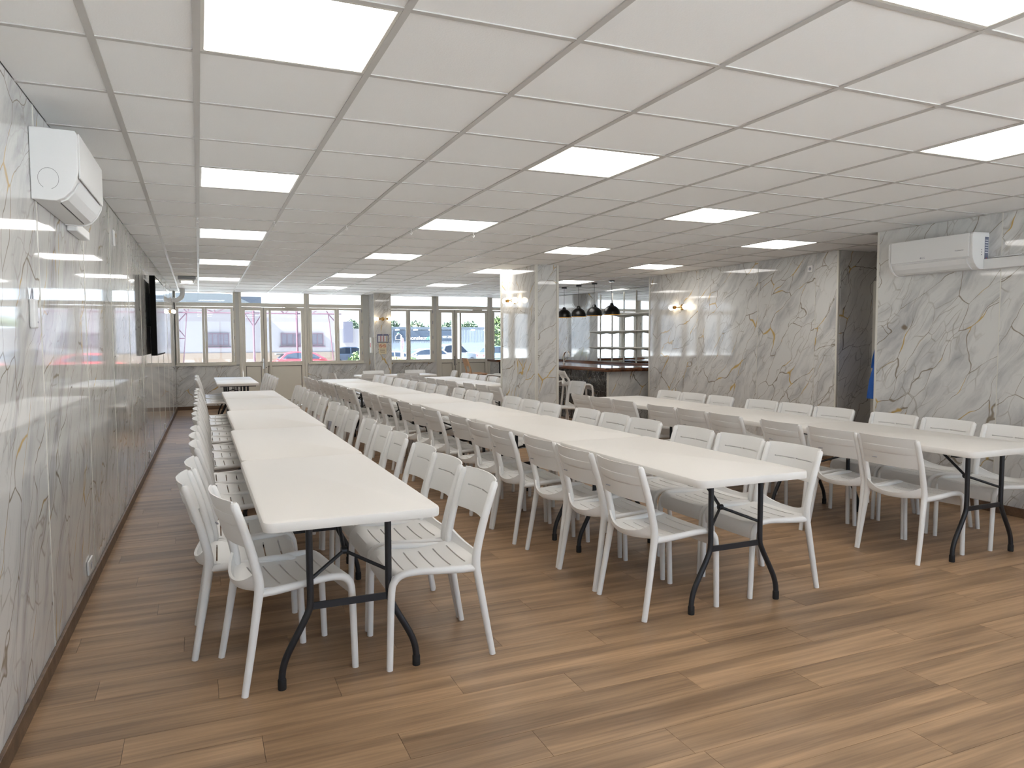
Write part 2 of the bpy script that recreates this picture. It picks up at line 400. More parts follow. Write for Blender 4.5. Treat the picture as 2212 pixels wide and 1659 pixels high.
# LED panels
pos_words = {0: 'leftmost lamp column', 3: 'second lamp column from the left', 6: 'third lamp column from the left', 9: 'fourth lamp column from the left', 12: 'over the bar'}
ordw = ['nearest','second nearest','third nearest','fourth nearest','fifth nearest','farthest','very last','eighth']
cnt = {}
for i, j in lights:
    y0, y1 = YJ[j], YJ[j+1]
    vis = y1 > -1.8
    if vis: cnt[i] = cnt.get(i, -1)+1; lab = f"bright square LED panel, {ordw[cnt[i]]} in the {pos_words[i]}" if i != 12 else f"bright square LED panel over the bar, {('nearer','farther')[cnt[i]]} of two"
    else: lab = 'square LED ceiling panel behind the viewpoint'
    p = [corner(i, j, y0), corner(i+1, j, y0), corner(i+1, j+1, y0), corner(i, j+1, y0)]; ox, oy = p[0]; p = [(a-ox, b-oy) for a, b in p]
    t = empty('ceiling_light', (ox, oy, CZ), 0, lab, 'light', 'square LED panels in the ceiling grid')
    def ins(g):
        cx = sum(q[0] for q in p)/4; cy = sum(q[1] for q in p)/4
        return [(a+math.copysign(g, cx-a), b+math.copysign(g, cy-b)) for a, b in p]
    A, B = ins(.0125), ins(.024); f = MB()
    for k in range(4):
        q = [A[k], A[(k+1)%4], B[(k+1)%4], B[k]]
        f.add([(a, b, -.001) for a, b in q]+[(a, b, .012) for a, b in q], [(0,3,2,1),(4,5,6,7),(0,1,5,4),(1,2,6,5),(2,3,7,6),(3,0,4,7)])
    f.build('frame', TRIMW, t)
    slab4(MB(), B, .003, .010).build('diffuser', LAMP, t)
# small ceiling hooks at grid crossings
for k, (hx, hy) in enumerate([(0,3.78),(.6,3.72),(1.21,3.72),(1.81,3.75),(2.41,3.72),(3.0,3.70),(3.61,3.70),(4.21,3.72),(4.81,3.7),(5.41,3.72),(0,7.09),(.6,7.8)]):
    p = smooth_path([(0,0,0),(0,0,-.018),(.008,0,-.030),(0,0,-.042),(-.008,0,-.036)], 3)
    o = MB().lathe([(.008,0),(.008,-.003)], 8).tube(p, .0022, 6).build('ceiling_hook', WHITEP, None, True, loc=(hx+.0026*hy, hy, CZ-.002))
    tag(o, 'small white hook hanging from a ceiling grid crossing', 'hook', 'small white hooks under the ceiling')

# ------------------------------------------------------------------ walls
def rect_frame(m_, x0, x1, z0, z1, wd, y0, y1):
    m_.box(x0, x1, y0, y1, z0, z0+wd).box(x0, x1, y0, y1, z1-wd, z1).box(x0, x0+wd, y0, y1, z0+wd, z1-wd).box(x1-wd, x1, y0, y1, z0+wd, z1-wd); return m_
def panel(parent, width, z0, z1, m, loc, rz, th=.010):
    # local X runs along the wall, local -Y faces the room
    return MB().box(.0015, width-.0015, -th, 0, z0, z1).build('marble_panel', m, parent, loc=loc, rz=rz, bevel=.0015)
def wall_run(name, p0, p1, joints, m, thick=.2, z1=CZ+.03, z0=0.0, base=True, bname=None):
    # p0->p1 with the room on the right-hand... local -Y side
    p0 = Vector((*p0, 0)); p1 = Vector((*p1, 0)); d = p1-p0; Lg = d.length; rz = math.atan2(d.y, d.x)
    wl = tag(MB().box(0, Lg, .0, thick, z0, z1).build(name, PAINT, loc=tuple(p0), rz=rz), kind='structure')
    js = [0]+[q for q in joints if 0 < q < Lg]+[Lg]
    for a, b in zip(js, js[1:]): panel(wl, b-a, max(z0, 0.0), z1-.03, m, (a, 0, 0), 0)
    for a in js[1:-1]: MB().box(a-.003, a+.003, -.0125, -.004, max(z0,0), z1-.03).build('joint_strip', TRIMW, wl)
    if base:
        tag(MB().box(0, Lg, -.026, -.010, 0, .075).build(bname, BASEW, loc=tuple(p0), rz=rz, bevel=.003), kind='structure')
    return wl
# left wall: room is on +X side -> run from near to far gives local -Y = +X
ll = (YF+.0-YB); jl = [YB + 0]; 
wall_run('wall_left', (xleft(YB), YB), (xleft(YF), YF), [k for k in [ .9-YB-1.25*4+1.25*q for q in range(0, 16)]], MARB, bname='baseboard_left')
# near right wall: from far corner to near (room on -X side): direction -Y gives local -Y = -X
wall_run('wall_right', (XR1, YC1), (XR1, -.95), [1.18, 2.40], MARB, bname='baseboard_right')
tag(MB().box(XR1, XR1+.2, YB, -.95, 0, .35).box(XR1, XR1+.2, YB, -.95, 2.36, CZ+.03).box(XR1, XR1+.2, -3.1, -2.9, .35, 2.36).build('wall_right_rear', PAINT), kind='structure')
for k, (a, b) in enumerate([(YB+.02, -3.1), (-2.9, -.95)]):
    o = MB().box(XR1+.06, XR1+.12, a, b, .35, .41).box(XR1+.06, XR1+.12, a, b, 2.3, 2.36).box(XR1+.06, XR1+.12, a, a+.06, .41, 2.3).box(XR1+.06, XR1+.12, b-.06, b, .41, 2.3).build(f'window_{k+8}', FRAME)
    tag(o, kind='structure'); MB().box(XR1+.088, XR1+.094, a+.06, b-.06, .41, 2.3).build('pane', GLASS, o)
wall_run('wall_passage_near', (9.4, YC1), (XR1+.2, YC1), [1.2, 2.4], MARBG, thick=-.18, base=False) if False else None
tag(MB().box(XR1+.2, 9.4, YC1-.2, YC1, 0, CZ+.03).build('wall_passage', PAINT), kind='structure')
wall_run('wall_recess', (XR2+.02, YC2-.002), (9.4, YC2), [1.1], MARBG, base=False)
tag(MB().box(9.4, 9.5, YC1-.2, YC2+.2, 0, CZ+.03).build('wall_passage_end', PAINT), kind='structure')
wall_run('wall_middle', (XR2, YC3), (XR2, YC2+.0), [1.26, 2.51, 3.49], MARB, bname='baseboard_middle')
MBx = MB().box(XR2+.2, XB, YC3-.2, YC3, 0, CZ+.03).build('wall_bar_end', PAINT); tag(MBx, kind='structure')
wall_run('wall_bar', (XB, YF), (XB, YC3), [YF-12.35, YF-11.0], MARB, base=False)
tag(MB().box(xleft(YB)-.2, XR1+.2, YB-.2, YB, 0, .35).box(xleft(YB)-.2, XR1+.2, YB-.2, YB, 2.36, CZ+.03).box(-1, -.6, YB-.2, YB, .35, 2.36).box(2.55, 2.8, YB-.2, YB, .35, 2.36).box(5.9, 6.3, YB-.2, YB, .35, 2.36).build('wall_back', PAINT), kind='structure')
for k, (a, b) in enumerate([(-.6, 2.55), (2.8, 5.9)]):
    o = rect_frame(MB(), a, b, .35, 2.36, .06, YB-.12, YB-.06).box((a+b)/2-.04, (a+b)/2+.04, YB-.12, YB-.06, .41, 2.3).build(f'window_{k+6}', FRAME)
    tag(o, kind='structure'); MB().box(a+.06, b-.06, YB-.095, YB-.089, .41, 2.3).build('pane', GLASS, o)
# white corner profiles
def trim(nm, x, y, z0=0, z1=CZ, s=.016):
    tag(MB().box(x-s, x+s, y-s, y+s, z0, z1).build(nm, TRIMW, bevel=.003), kind='structure')
trim('trim_1', XR1+.002, YC1-.004, s=.013); trim('trim_2', XR2+.002, YC2+.004, s=.013); trim('trim_3', XR2, YC3+.002, s=.018)
trim('trim_4', XB-.008, 11.0, .93, CZ, .008)

# marble pillars
def pillar(name, x0, x1, y0, y1, m=MARB, st_=.014):
    r = tag(MB().box(x0+.012, x1-.012, y0+.012, y1-.012, 0, CZ+.03).build(name, PAINT), kind='structure')
    inv = [((x0, y1-0), y1-y0, -PI/2), ((x0, y0), x1-x0, 0), ((x1, y0), y1-y0, PI/2)]
    for (px, py), wd, rz in inv:
        # face plane: local y=0 back, -th front; shift so front sits on the face
        o = MB().box(.002, wd-.002, 0, .012, 0, CZ).build('marble_panel', m, r, loc=(px, py, 0), rz=rz)
    for px, py in ((x0, y0), (x1, y0), (x0, y1)):
        MB().box(px-st_/2-.002, px+st_/2, py-st_/2-.002, py+st_/2, 0, CZ).build('corner_profile', TRIMW, r)
    return r
pillar('wall_pillar', 4.235, 4.555, 6.17, 7.40, st_=.03)
pillar('wall_column', 3.575, 3.935, 13.10, 13.68, st_=.02)

# ------------------------------------------------------------------ far wall with windows and doors
fw_ = MB()
ops = [(-.44, .74), (.80, 2.22), (2.22, 3.45), (4.02, 5.12), (5.15, 6.54), (6.56, 7.95)]
fw_.box(-1.0, -.42, YF, YF+.2, 0, CZ+.15)
fw_.box(-.44, .80, YF, YF+.2, 0, .93).box(2.22, 3.46, YF, YF+.2, 0, .93).box(3.45, 4.02, YF, YF+.2, 0, CZ+.15).box(4.02, 5.15, YF, YF+.2, 0, .93)
fw_.box(6.54, 7.97, YF, YF+.2, 0, .93).box(7.95, 8.3, YF, YF+.2, 0, CZ+.15).box(-.44, 8, YF, YF+.2, 2.50, CZ+.3)
for a, b in ((.745,.815),(2.208,2.225),(5.125,5.19),(6.533,6.565)): fw_.box(a, b, YF, YF+.2, 0, 2.55)
far = tag(fw_.build('wall_far', PAINT), kind='structure')
for a, b in [(-.43, .80), (2.22, 3.50), (3.98, 5.15), (6.54, 7.97)]:
    panel(far, b-a, 0, .915, MARB, (a, YF, 0), 0)
for k, (a, b) in enumerate([(-.43, .80), (2.22, 3.55), (3.98, 5.15), (6.54, 7.4)]):
    tag(MB().box(a, b, YF-.026, YF-.010, 0, .075).build('baseboard_far' if not k else f'baseboard_far_{k+1}', wood(f'skirt{k}', (.19,.115,.065), (.11,.062,.035), .45, 'x') if k == 0 else bpy.data.materials['skirt0'], bevel=.003), kind='structure')
def window(k, x0, x1, split, sub=True):
    r = tag(MB().box(x0-.04, x1+.04, YF-.05, YF+.03, .915, .94).build(f'window_{k}', FRAME), kind='structure')
    m_ = MB(); rect_frame(m_, x0-.05, x1+.05, .935, 2.50, .05, YF+.0, YF+.07); m_.box(x0, x1, YF+.0, YF+.07, 2.155, 2.235); m_.build('window_frame', FRAME, r, bevel=.003)
    MB().box(x0, x1, YF+.03, YF+.036, 2.235, 2.46).build('pane', GLASS, r)
    for a, b in ((x0, split), (split, x1)):
        s = rect_frame(MB(), a+.003, b-.003, .97-.03, 2.15, .047, YF-.012, YF+.035).build('sash', FRAME, r, bevel=.003)
        MB().box(a+.05, b-.05, YF+.012, YF+.018, .985, 2.103).build('pane', GLASS, s)
    hm = MB().box(split+.012, split+.030, YF-.030, YF-.012, 1.45, 1.60).box(split+.008, split+.034, YF-.016, YF-.010, 1.42, 1.50)
    hm.build('handle', WHITEP, r)
    for z in (1.15, 1.5, 1.85, 2.1): MB().box(x1+.006, x1+.018, YF-.018, YF+.002, z-.035, z+.035).build('hinge', GREYP, r)
    return r
window(1, -.40, .70, .14); window(2, 2.27, 3.41, 2.865); window(3, 4.05, 5.08, 4.50); window(4, 6.61, 7.90, 7.25)
def door(k, x0, x1, split):
    r = tag(MB().box(x0-.05, x1+.05, YF-.03, YF+.1, 0, .02).build(f'door_{k}', FRAME), kind='structure')
    m_ = MB(); m_.box(x0-.055, x0-.001, YF-.02, YF+.07, 0, 2.5).box(x1+.001, x1+.055, YF-.02, YF+.07, 0, 2.5).box(x0, x1, YF-.02, YF+.07, 2.16, 2.24).box(x0, x1, YF, YF+.07, 2.46, 2.5)
    m_.build('door_frame', FRAME, r, bevel=.003)
    MB().box(x0-.05, x1+.05, YF-.035, YF-.02, 2.17, 2.20).build('drip_bar', FRAME, r)
    MB().box(x0, x1, YF+.03, YF+.036, 2.24, 2.46).build('pane', GLASS, r)
    for a, b, big in ((x0, split, 0), (split, x1, 1)):
        lf = MB(); y0, y1 = YF-.01, YF+.04; s = .066
        lf.box(a+.003, a+s, y0, y1, .03, 2.15).box(b-s, b-.003, y0, y1, .03, 2.15)
        for z0, z1 in ((.03,.14),(.895,.985),(2.08,2.15)): lf.box(a+s, b-s, y0, y1, z0, z1)
        l = lf.build('door_leaf', FRAME, r, bevel=.002)
        MB().box(a+s+.004, b-s-.004, YF+.012, YF+.018, .985, 2.08).build('pane', GLASS, l)
        MB().box(a+s+.010, b-s-.010, YF+.006, YF+.03, .15, .885).build('lower_panel', FRAME, l, bevel=.004)
        MB().box(a+s, b-s, YF+.031, YF+.034, .14, .895).build('panel_gap', FRAMED, l)
    MB().box(split-.004, split+.004, YF-.016, YF-.009, .03, 2.15).build('leaf_gap', FRAMED, r)
    MB().box(split+.105, split+.150, YF-.055, YF-.03, .2, 2.13).box(split+.115, split+.140, YF-.03, YF-.01, .25, .30).box(split+.115, split+.140, YF-.03, YF-.01, 2.02, 2.06).build('pull_bar', FRAME, r, bevel=.006)
    MB().box(x1-.40, x1-.17, YF-.09, YF-.03, 2.145, 2.215).box(x1-.60, x1-.24, YF-.055, YF-.035, 2.115, 2.130).build('door_closer', FRAME, r, bevel=.004)
    hd = MB().box(split-.035, split-.010, YF-.016, YF-.010, .83, 1.05).tube([(split-.022, YF-.016, .98), (split-.022, YF-.055, .98), (split-.09, YF-.055, .98)], .008, 8)
    hd.build('handle', CHROME, r, True)
    MB().lathe([(.010,0),(.010,.012)], 12, (split+.03, YF-.022, .86), 'y').build('lock_cylinder', INK, r)
    return r
door(1, .868, 2.155, 1.31); door(2, 5.24, 6.48, 5.64)

# ------------------------------------------------------------------ chair
def chair_meshes(raise_=0.0, back=1.0, cm=CHAIR):
    def Z(z): return (z*(.41+raise_)/.41 if z < .41 else .41+raise_+(z-.41)*(back if z > .5 else 1))
    def tr(p): return (p[0], p[1], Z(p[2]))
    out = {}
    rp_ = smooth_path([tr(p) for p in [(.222,-.243,0),(.215,-.208,.2),(.207,-.180,.37),(.204,-.172,.43),(.204,-.180,.50),(.206,-.215,.64),(.208,-.262,.785)]], 4)
    rr_ = lerp_list([.0145,.0165,.0185,.0205,.0195,.0185,.0175], 4)
    rp_.append(rp_[-1]+Vector((0,-.003,.010))); rr_.append(.011)
    fp_ = smooth_path([tr(p) for p in [(.206,.232,0),(.208,.226,.20),(.209,.220,.345),(.209,.207,.392),(.209,.172,.418),(.209,.10,.424),(.207,0,.416),(.205,-.10,.409),(.204,-.165,.405)]], 4)
    fr_ = lerp_list([.0145,.0155,.0165,.017,.0165,.0165,.017,.018,.015], 4)
    for s, nm in ((1, 'R'), (-1, 'L')):
        f = lambda P: [(p[0]*s, p[1], p[2]) for p in P]
        out['rear'+nm] = MB().tube(f(rp_), rr_, 10).mesh('leg', cm, True)
        out['front'+nm] = MB().tube(f(fp_), fr_, 10).mesh('leg', cm, True)
    # seat shell, rows run front waterfall -> rear lip
    prof = [(.226,.335),(.229,.365),(.226,.395),(.212,.416),(.185,.427)]
    ys = []; slot = []
    sl_y = [.150,.078,.004,-.070,-.140]
    for q in sl_y: ys += [q+.0035, q-.0035]
    body = [(y, .4275-.013*math.sin(PI*min(max((.185-y)/.33,0),1))) for y in sorted(ys+[.115,.04,-.033,-.105,-.165], reverse=True)]
    prof += body+[(-.173,.434),(-.178,.450),(-.180,.474),(-.181,.492)]
    U = [-1,-.95,-.88,-.80,-.70,-.52,-.35,-.18,0,.18,.35,.52,.70,.80,.88,.95,1]
    top = []; bot = []
    for k, (y, z) in enumerate(prof):
        tr_ = []; br_ = []
        for u in U:
            c = 1-u*u
            lip = max(0, min(1, (-.15-y)/.026))
            cs = 1-abs(u)**3; zz = z-.010*c*(1 if y < .2 else .3)-lip*.014*c-(max(0, z-.45)*.80*cs if lip else 0)+ (0.0 if k > 2 else -.0)
            yy = y-.048*c*lip
            x = u*(.203-.004*lip)
            tr_.append((x, yy, zz+raise_)); 
            dy = .008 if y > .2 and z < .41 else 0
            br_.append((x, yy-dy+(0 if lip < .5 else -.012), zz+raise_-(.011 if not dy else .004)+(.009 if lip > .9 and z > .47 else 0)))
        top.append(tr_); bot.append(br_)
    slots = []
    for i in range(len(prof)-1):
        a, b = prof[i][0], prof[i+1][0]
        if any(abs((a+b)/2-q) < .001 for q in sl_y): slots.append(i)
    out['seat'] = MB().shell(top, bot, lambda i, j: i in slots and 4 <= j <= 11).mesh('seat', cm, True)
    # backrest
    zs = [.606,.612,.630,.65,.672,.678,.71,.7165,.7225,.755,.783,.797,.802]
    top = []; bot = []
    U = [-1,-.9,-.72,-.45,-.10,-.04,0,.04,.10,.45,.72,.9,1]
    for z in zs:
        f = (z-.43)/.36; yb = -.176-.092*max(f,0)**1.25
        a = []; b = []
        for u in U:
            x = u*.206; c = 1-u*u; yy = yb-.036*c+.004; t_ = .0085
            if z > .79: t_ = .006
            rid = 0
            a.append((x, yy, Z(z))); b.append((x, yy-t_-rid, Z(z)))
        top.append(a); bot.append(b)
    bk = MB().shell(top, bot, lambda i, j: i == 7 and j in (2,3,4,7,8,9))
    ta = []; tb = []
    for z, e in ((.690,.0),(.694,.0035),(.7005,.0045),(.732,.0045),(.739,.0035),(.742,.0)):
        f = (z-.43)/.36; yb = -.176-.092*max(f,0)**1.25
        ta.append([(u*.196, yb-.036*(1-u*u)+.004-.0078-(.0018 if .7 < z < .738 else 0), Z(z)) for u in U]); tb.append([(u*.196, yb-.036*(1-u*u)+.004-.0085-e, Z(z)) for u in U])
    bk.shell(ta, tb)
    out['back'] = bk.mesh('backrest', cm, True)
    if raise_:
        out['foot'] = MB().tube([(-.21,.2,.24),(.21,.2,.24)], .011, 8).mesh('footrest', cm, True)
        return out
    # moulded mark on the rear face of the back
    return out
def chair_root(ms, name, label, cat='chair', group=None):
    t = empty(name, (0,0,0), 0, label, cat, group)
    for k, nm in (('seat','seat'),('back','backrest'),('rearR','leg'),('rearL','leg'),('frontR','leg'),('frontL','leg'),('foot','footrest')):
        if k in ms: inst(ms[k], nm, t)
    if 'foot' not in ms:
        o = MB().box(-.10, -.065, -.2765, -.2700, .652, .657).build('maker_mark', GREYP, t); o.location = (0,0,0)
    return t
CM = chair_meshes()
chair0 = chair_root(CM, 'dining_chair', 'x'); chk = tree_of(chair0); first = [True]
def put_chair(x, y, rz, label, group):
    if first[0]:
        first[0] = False; chair0.location = (x, y, 0); chair0.rotation_euler.z = rz; chair0['label'] = label; chair0['group'] = group; return chair0
    return dup(chair0, chk, (x, y, 0), rz, label, group)

# ------------------------------------------------------------------ folding table
def rrect(w2, l2, r, n=6):
    out = []
    for cx, cy, a0 in ((w2-r, l2-r, 0), (-w2+r, l2-r, 90), (-w2+r, -l2+r, 180), (w2-r, -l2+r, 270)):
        for k in range(n+1):
            a = math.radians(a0+90*k/n); out.append((cx+r*math.cos(a), cy+r*math.sin(a)))
    return out
def table_root():
    t = empty('folding_table', (0,0,0), 0, 'x', 'table')
    W2, L2 = .355, .79
    tm = MB(); layers = [(W2-.012, L2-.012, .697, .035), (W2-.002, L2-.002, .699, .042), (W2, L2, .706, .045), (W2, L2, .728, .045), (W2-.003, L2-.003, .736, .043), (W2-.012, L2-.012, .740, .036)]
    n = None; vs = []
    for a, b, z, r in layers:
        pp = rrect(a, b, r); n = len(pp); vs += [(p[0], p[1], z) for p in pp]
    fs = [tuple(range(n-1,-1,-1)), tuple((len(layers)-1)*n+i for i in range(n))]
    for k in range(len(layers)-1):
        for i in range(n): fs.append((k*n+i, k*n+(i+1)%n, (k+1)*n+(i+1)%n, (k+1)*n+i))
    tm.add(vs, fs); tm.build('tabletop', TOP, t, True)
    for e in (-1, 1):
        yy = e*(L2-.165)
        for s in (-1, 1):
            lp = smooth_path([(s*.165, yy, .70), (s*.165, yy, .50), (s*.165, yy, .36), (s*.178, yy, .30), (s*.252, yy, .16), (s*.276, yy, .10), (s*.284, yy, .05), (s*.284, yy, .012)], 4)
            lg = MB().tube(lp, .0145, 10).build('leg', BLACK, t, True)
            MB().lathe([(.0165,0),(.0175,.004),(.0175,.040),(.0155,.046)], 12, (s*.284, yy, 0)).build('foot_cap', RUBBER, lg, True)
        MB().box(-.168, .168, yy-.004, yy+.004, .318, .348).build('crossbar', BLACK, t)
        hb = (0, yy-e*.13, .515)
        MB().tube([(-.165, yy, .445), hb], .008, 8).tube([(.165, yy, .445), hb], .008, 8).lathe([(.016,-.012),(.016,.012)], 12, hb, 'x').build('brace', BLACK, t, True)
        MB().tube([hb, (0, yy-e*.36, .695)], .009, 8).build('stay', BLACK, t, True)
    for e in (-1, 1): MB().box(-.30, .30, e*.625-.02, e*.625+.02, .680, .700).build('under_rail', BLACK, t)
    return t
table0 = table_root(); tbk = tree_of(table0); ft = [True]
def put_table(x, y0, y1, wd, label, group, rz=0):
    cx, cy = x, (y0+y1)/2; s = (wd/.71, (y1-y0-.006)/1.58, 1)
    if ft[0]:
        ft[0] = False; table0.location = (cx, cy, 0); table0.rotation_euler.z = rz; table0.scale = s; table0['label'] = label; table0['group'] = group; return
    dup(table0, tbk, (cx, cy, 0), rz, label, group, s)
O = ['first','second','third','fourth','fifth','sixth','seventh','eighth','ninth','tenth','eleventh','twelfth','thirteenth','fourteenth','fifteenth','sixteenth','seventeenth','eighteenth','nineteenth','twentieth','twenty-first']
def J(i=.02): return random.uniform(-i, i)
# row one (left)
ys = [.048, 1.655, 3.243, 4.957, 6.51, 7.90]; xc = [.545, .553, .585, .612, .612]
for k in range(5):
    put_table(xc[k], ys[k], ys[k+1], .715 if k < 3 else .69, f'white folding table, {O[k]} from the near end of the leftmost row', 'white folding tables in the leftmost long row')
G = 'white chairs along the leftmost long row'
for k, y in enumerate([.41,.89,1.36,1.99,2.43,2.92,3.68,4.17,4.66,5.36,5.84,6.32,6.85,7.3,7.74]):
    rz = PI/2+J(.03)
    put_chair(.945+.0075*y+J(.008), y, rz, f'white chair, {O[k]} from the near end, right side of the leftmost table row', G)
for k, y in enumerate([.47,.88,1.34,2.09,2.52,2.96,3.68,4.13,4.63,5.26,5.74,6.24,6.85,7.28,7.66]):
    x = .205+.0055*y+J(.008); rz = -PI/2+J(.03)
    if k == 0: x, rz = .315, -PI/2+.17
    if k == 1: x = .175
    put_chair(x, y, rz, f'white chair, {O[k]} from the near end, wall side of the leftmost table row', G)
# row two (centre): 7 tables
ys = [.045, 1.60, 3.22, 4.87, 6.36, 7.87, 9.18, 10.48]; xa = [2.60, 2.585, 2.55, 2.50, 2.43, 2.38, 2.33]
for k in range(7):
    put_table(xa[k], ys[k], ys[k+1], .715 if k < 4 else .69, f'white folding table, {O[k]} from the near end of the long centre row', 'white folding tables in the long centre row')
G = 'white chairs along the long centre row'; n = 0
for k in range(7):
    L_ = ys[k+1]-ys[k]
    offs = [.41, .885, 1.36] if L_ > 1.45 else [.22, .66, 1.09]
    for q, of in enumerate(offs):
        y = ys[k]+of
        put_chair(xa[k]-.355+.02+J(.01), y+J(.015), -PI/2+J(.04), f'white chair, {O[n]} from the near end, left side of the long centre row', G)
        put_chair(xa[k]+.355+.035+J(.01), y+.02+J(.015), PI/2+J(.04), f'white chair, {O[n]} from the near end, right side of the long centre row', G); n += 1
# row three (right): 3 tables
ys = [.10, 1.68, 3.26, 4.84]; xa = [4.70, 4.68, 4.66]
for k in range(3):
    put_table(xa[k], ys[k], ys[k+1], .73, f'white folding table, {O[k]} from the near end of the row by the right wall', 'white folding tables in the right-hand row')
G = 'white chairs along the right-hand row'; n = 0
for k in range(3):
    for q, of in enumerate([.42, .89, 1.36]):
        y = ys[k]+of
        put_chair(xa[k]-.365+.03+J(.01), y+J(.02), -PI/2+J(.05), f'white chair, {O[n]} from the near end, left side of the right-hand row', G)
        put_chair(xa[k]+.365+.05+J(.01), y+.02+J(.02), PI/2+J(.05), f'white chair, {O[n]} from the near end, wall side of the right-hand row', G); n += 1
# row four, beyond the pillar
for k, (a, b) in enumerate([(7.46, 8.95), (8.96, 10.45)]):
    put_table(4.13, a, b, .64, f'white folding table in the short row behind the pillar, {("nearer","farther")[k]} one', 'white folding tables behind the pillar')
G = 'white chairs around the short row behind the pillar'
for k, (x, y) in enumerate([(3.97,6.40),(3.96,6.88),(3.93,7.34),(3.87,7.98),(3.86,8.36+.09),(3.84,8.85+.08),(3.82,9.42),(3.82,9.86),(3.82,10.3)]):
    put_chair(x, y, -PI/2+J(.04), f'white chair, {O[k]} from the near end, left of the pillar and short far row', G)
for k, (x, y) in enumerate([(5.05,6.95),(4.42,7.9),(4.42,8.4),(4.42,8.87),(4.42,9.4),(4.42,9.86),(4.42,10.3)]):
    put_chair(x, y, PI/2+J(.04), f'white chair, {O[k]} from the near end, right side of the short far row', G)
# small table by the door, two pushed together
for k, (a, b) in enumerate([(9.84, 11.0), (11.01, 12.17)]):
    put_table(.585, a, b, .655, f'small white table by the left glass door, {("nearer","farther")[k]} of two pushed together', 'small white tables by the left glass door')
G = 'white chairs around the small table by the left door'
for k, y in enumerate([10.2, 10.68, 11.35, 11.85]):
    put_chair(.235, y, -PI/2+J(.04), f'white chair, {O[k]} from the near end, wall side of the small door-side table', G)
for k, y in enumerate([10.1, 10.57, 11.03, 11.5, 11.97]):
    put_chair(.93, y, PI/2+J(.04), f'white chair, {O[k]} from the near end, right side of the small door-side table', G)
# cross table in front of the marble column
put_table(3.66, 10.85, 12.43, .66, 'white folding table standing crosswise before the window column', 'cross table before the window column', PI/2)
G = 'white chairs around the cross table by the windows'
for k, (x, y, r, w_) in enumerate([(3.02,11.20,0.1,'left chair of two on the near side'),(3.72,11.14,.0,'right chair of two on the near side'),(3.35,12.0,PI,'left chair of two on the window side'),(4.25,12.02,PI,'right chair of two on the window side'),(2.66,11.72,-PI/2+.1,'chair at the left end'),(4.62,11.55,PI/2-.15,'chair at the right end')]):
    put_chair(x, y, r, f'white slatted chair, {w_} of the crosswise table', G)

# ------------------------------------------------------------------ high tables and stools on the right of door two
ST = chair_meshes(.28, .62)
stool0 = chair_root(ST, 'bar_stool', 'cream bar stool facing the dark marble bar front', 'stool', 'cream bar stools')
stk = tree_of(stool0); stool0.location = (5.73, 7.78, 0); stool0.rotation_euler.z = -PI/2-.25
dup(stool0, stk, (5.72, 8.75, 0), -PI/2+.1, 'cream bar stool at the bar, partly behind the pillar edge', 'cream bar stools')
dup(stool0, stk, (5.70, 10.0, 0), -PI/2, 'cream bar stool farthest along the bar', 'cream bar stools')
dup(stool0, stk, (5.84, 11.45, 0), PI-2.3, 'cream bar stool at the high table beside the pillar edge', 'cream bar stools')
TT = chair_meshes(.28, .9, TAN)
ts = chair_root(TT, 'bar_stool', 'tan bar stool at the left end of the high table', 'stool'); ts.location = (5.62, 12.2, 0); ts.rotation_euler.z = -PI/2-.1
ht = empty('high_table', (6.75, 12.35, 0), 0, 'dark high table with glossy top near the second glass door', 'table')
MB().prism(rrect(.70, .32, .04), .95, 1.0, 'z').build('tabletop', LIVE, ht, bevel=.004)
for sx_ in (-.5, .5):
    MB().tube([(sx_, 0, .02), (sx_, 0, .95)], .03, 12).lathe([(.02,.02),(.2,.012),(.2,0)], 20, (sx_,0,0)).build('leg', BLACK, ht, True)

# ------------------------------------------------------------------ bar
BX0, BX1, BY0, BY1 = 6.22, 6.92, 7.62, 11.75
bar = empty('bar_counter', (BX0, BY0, 0), 0, 'bar counter with dark marble front and live-edge wood top', 'counter')
m_ = MB().box(.03, BX1-BX0, .03, BY1-BY0, 0, .90).box(BX1-BX0, 1.08, .03, .62, 0, .90); m_.build('carcass', PAINT, bar)
yy = .03
for L_ in (1.3, 1.3, 1.47):
    o = MB().box(.0015, L_-.0015, -.012, 0, .0, .90).build('front_panel', DARK, bar, loc=(.03, yy+L_, 0), rz=-PI/2)
    yy += L_
MB().box(.0, 1.05, -.012, 0, 0, .90).build('end_panel', MARBG, bar, loc=(.03, .03, 0))
MB().box(-.006, .022, -.006, .022, 0, .90).build('corner_profile', TRIMW, bar, loc=(.016, .016, 0))
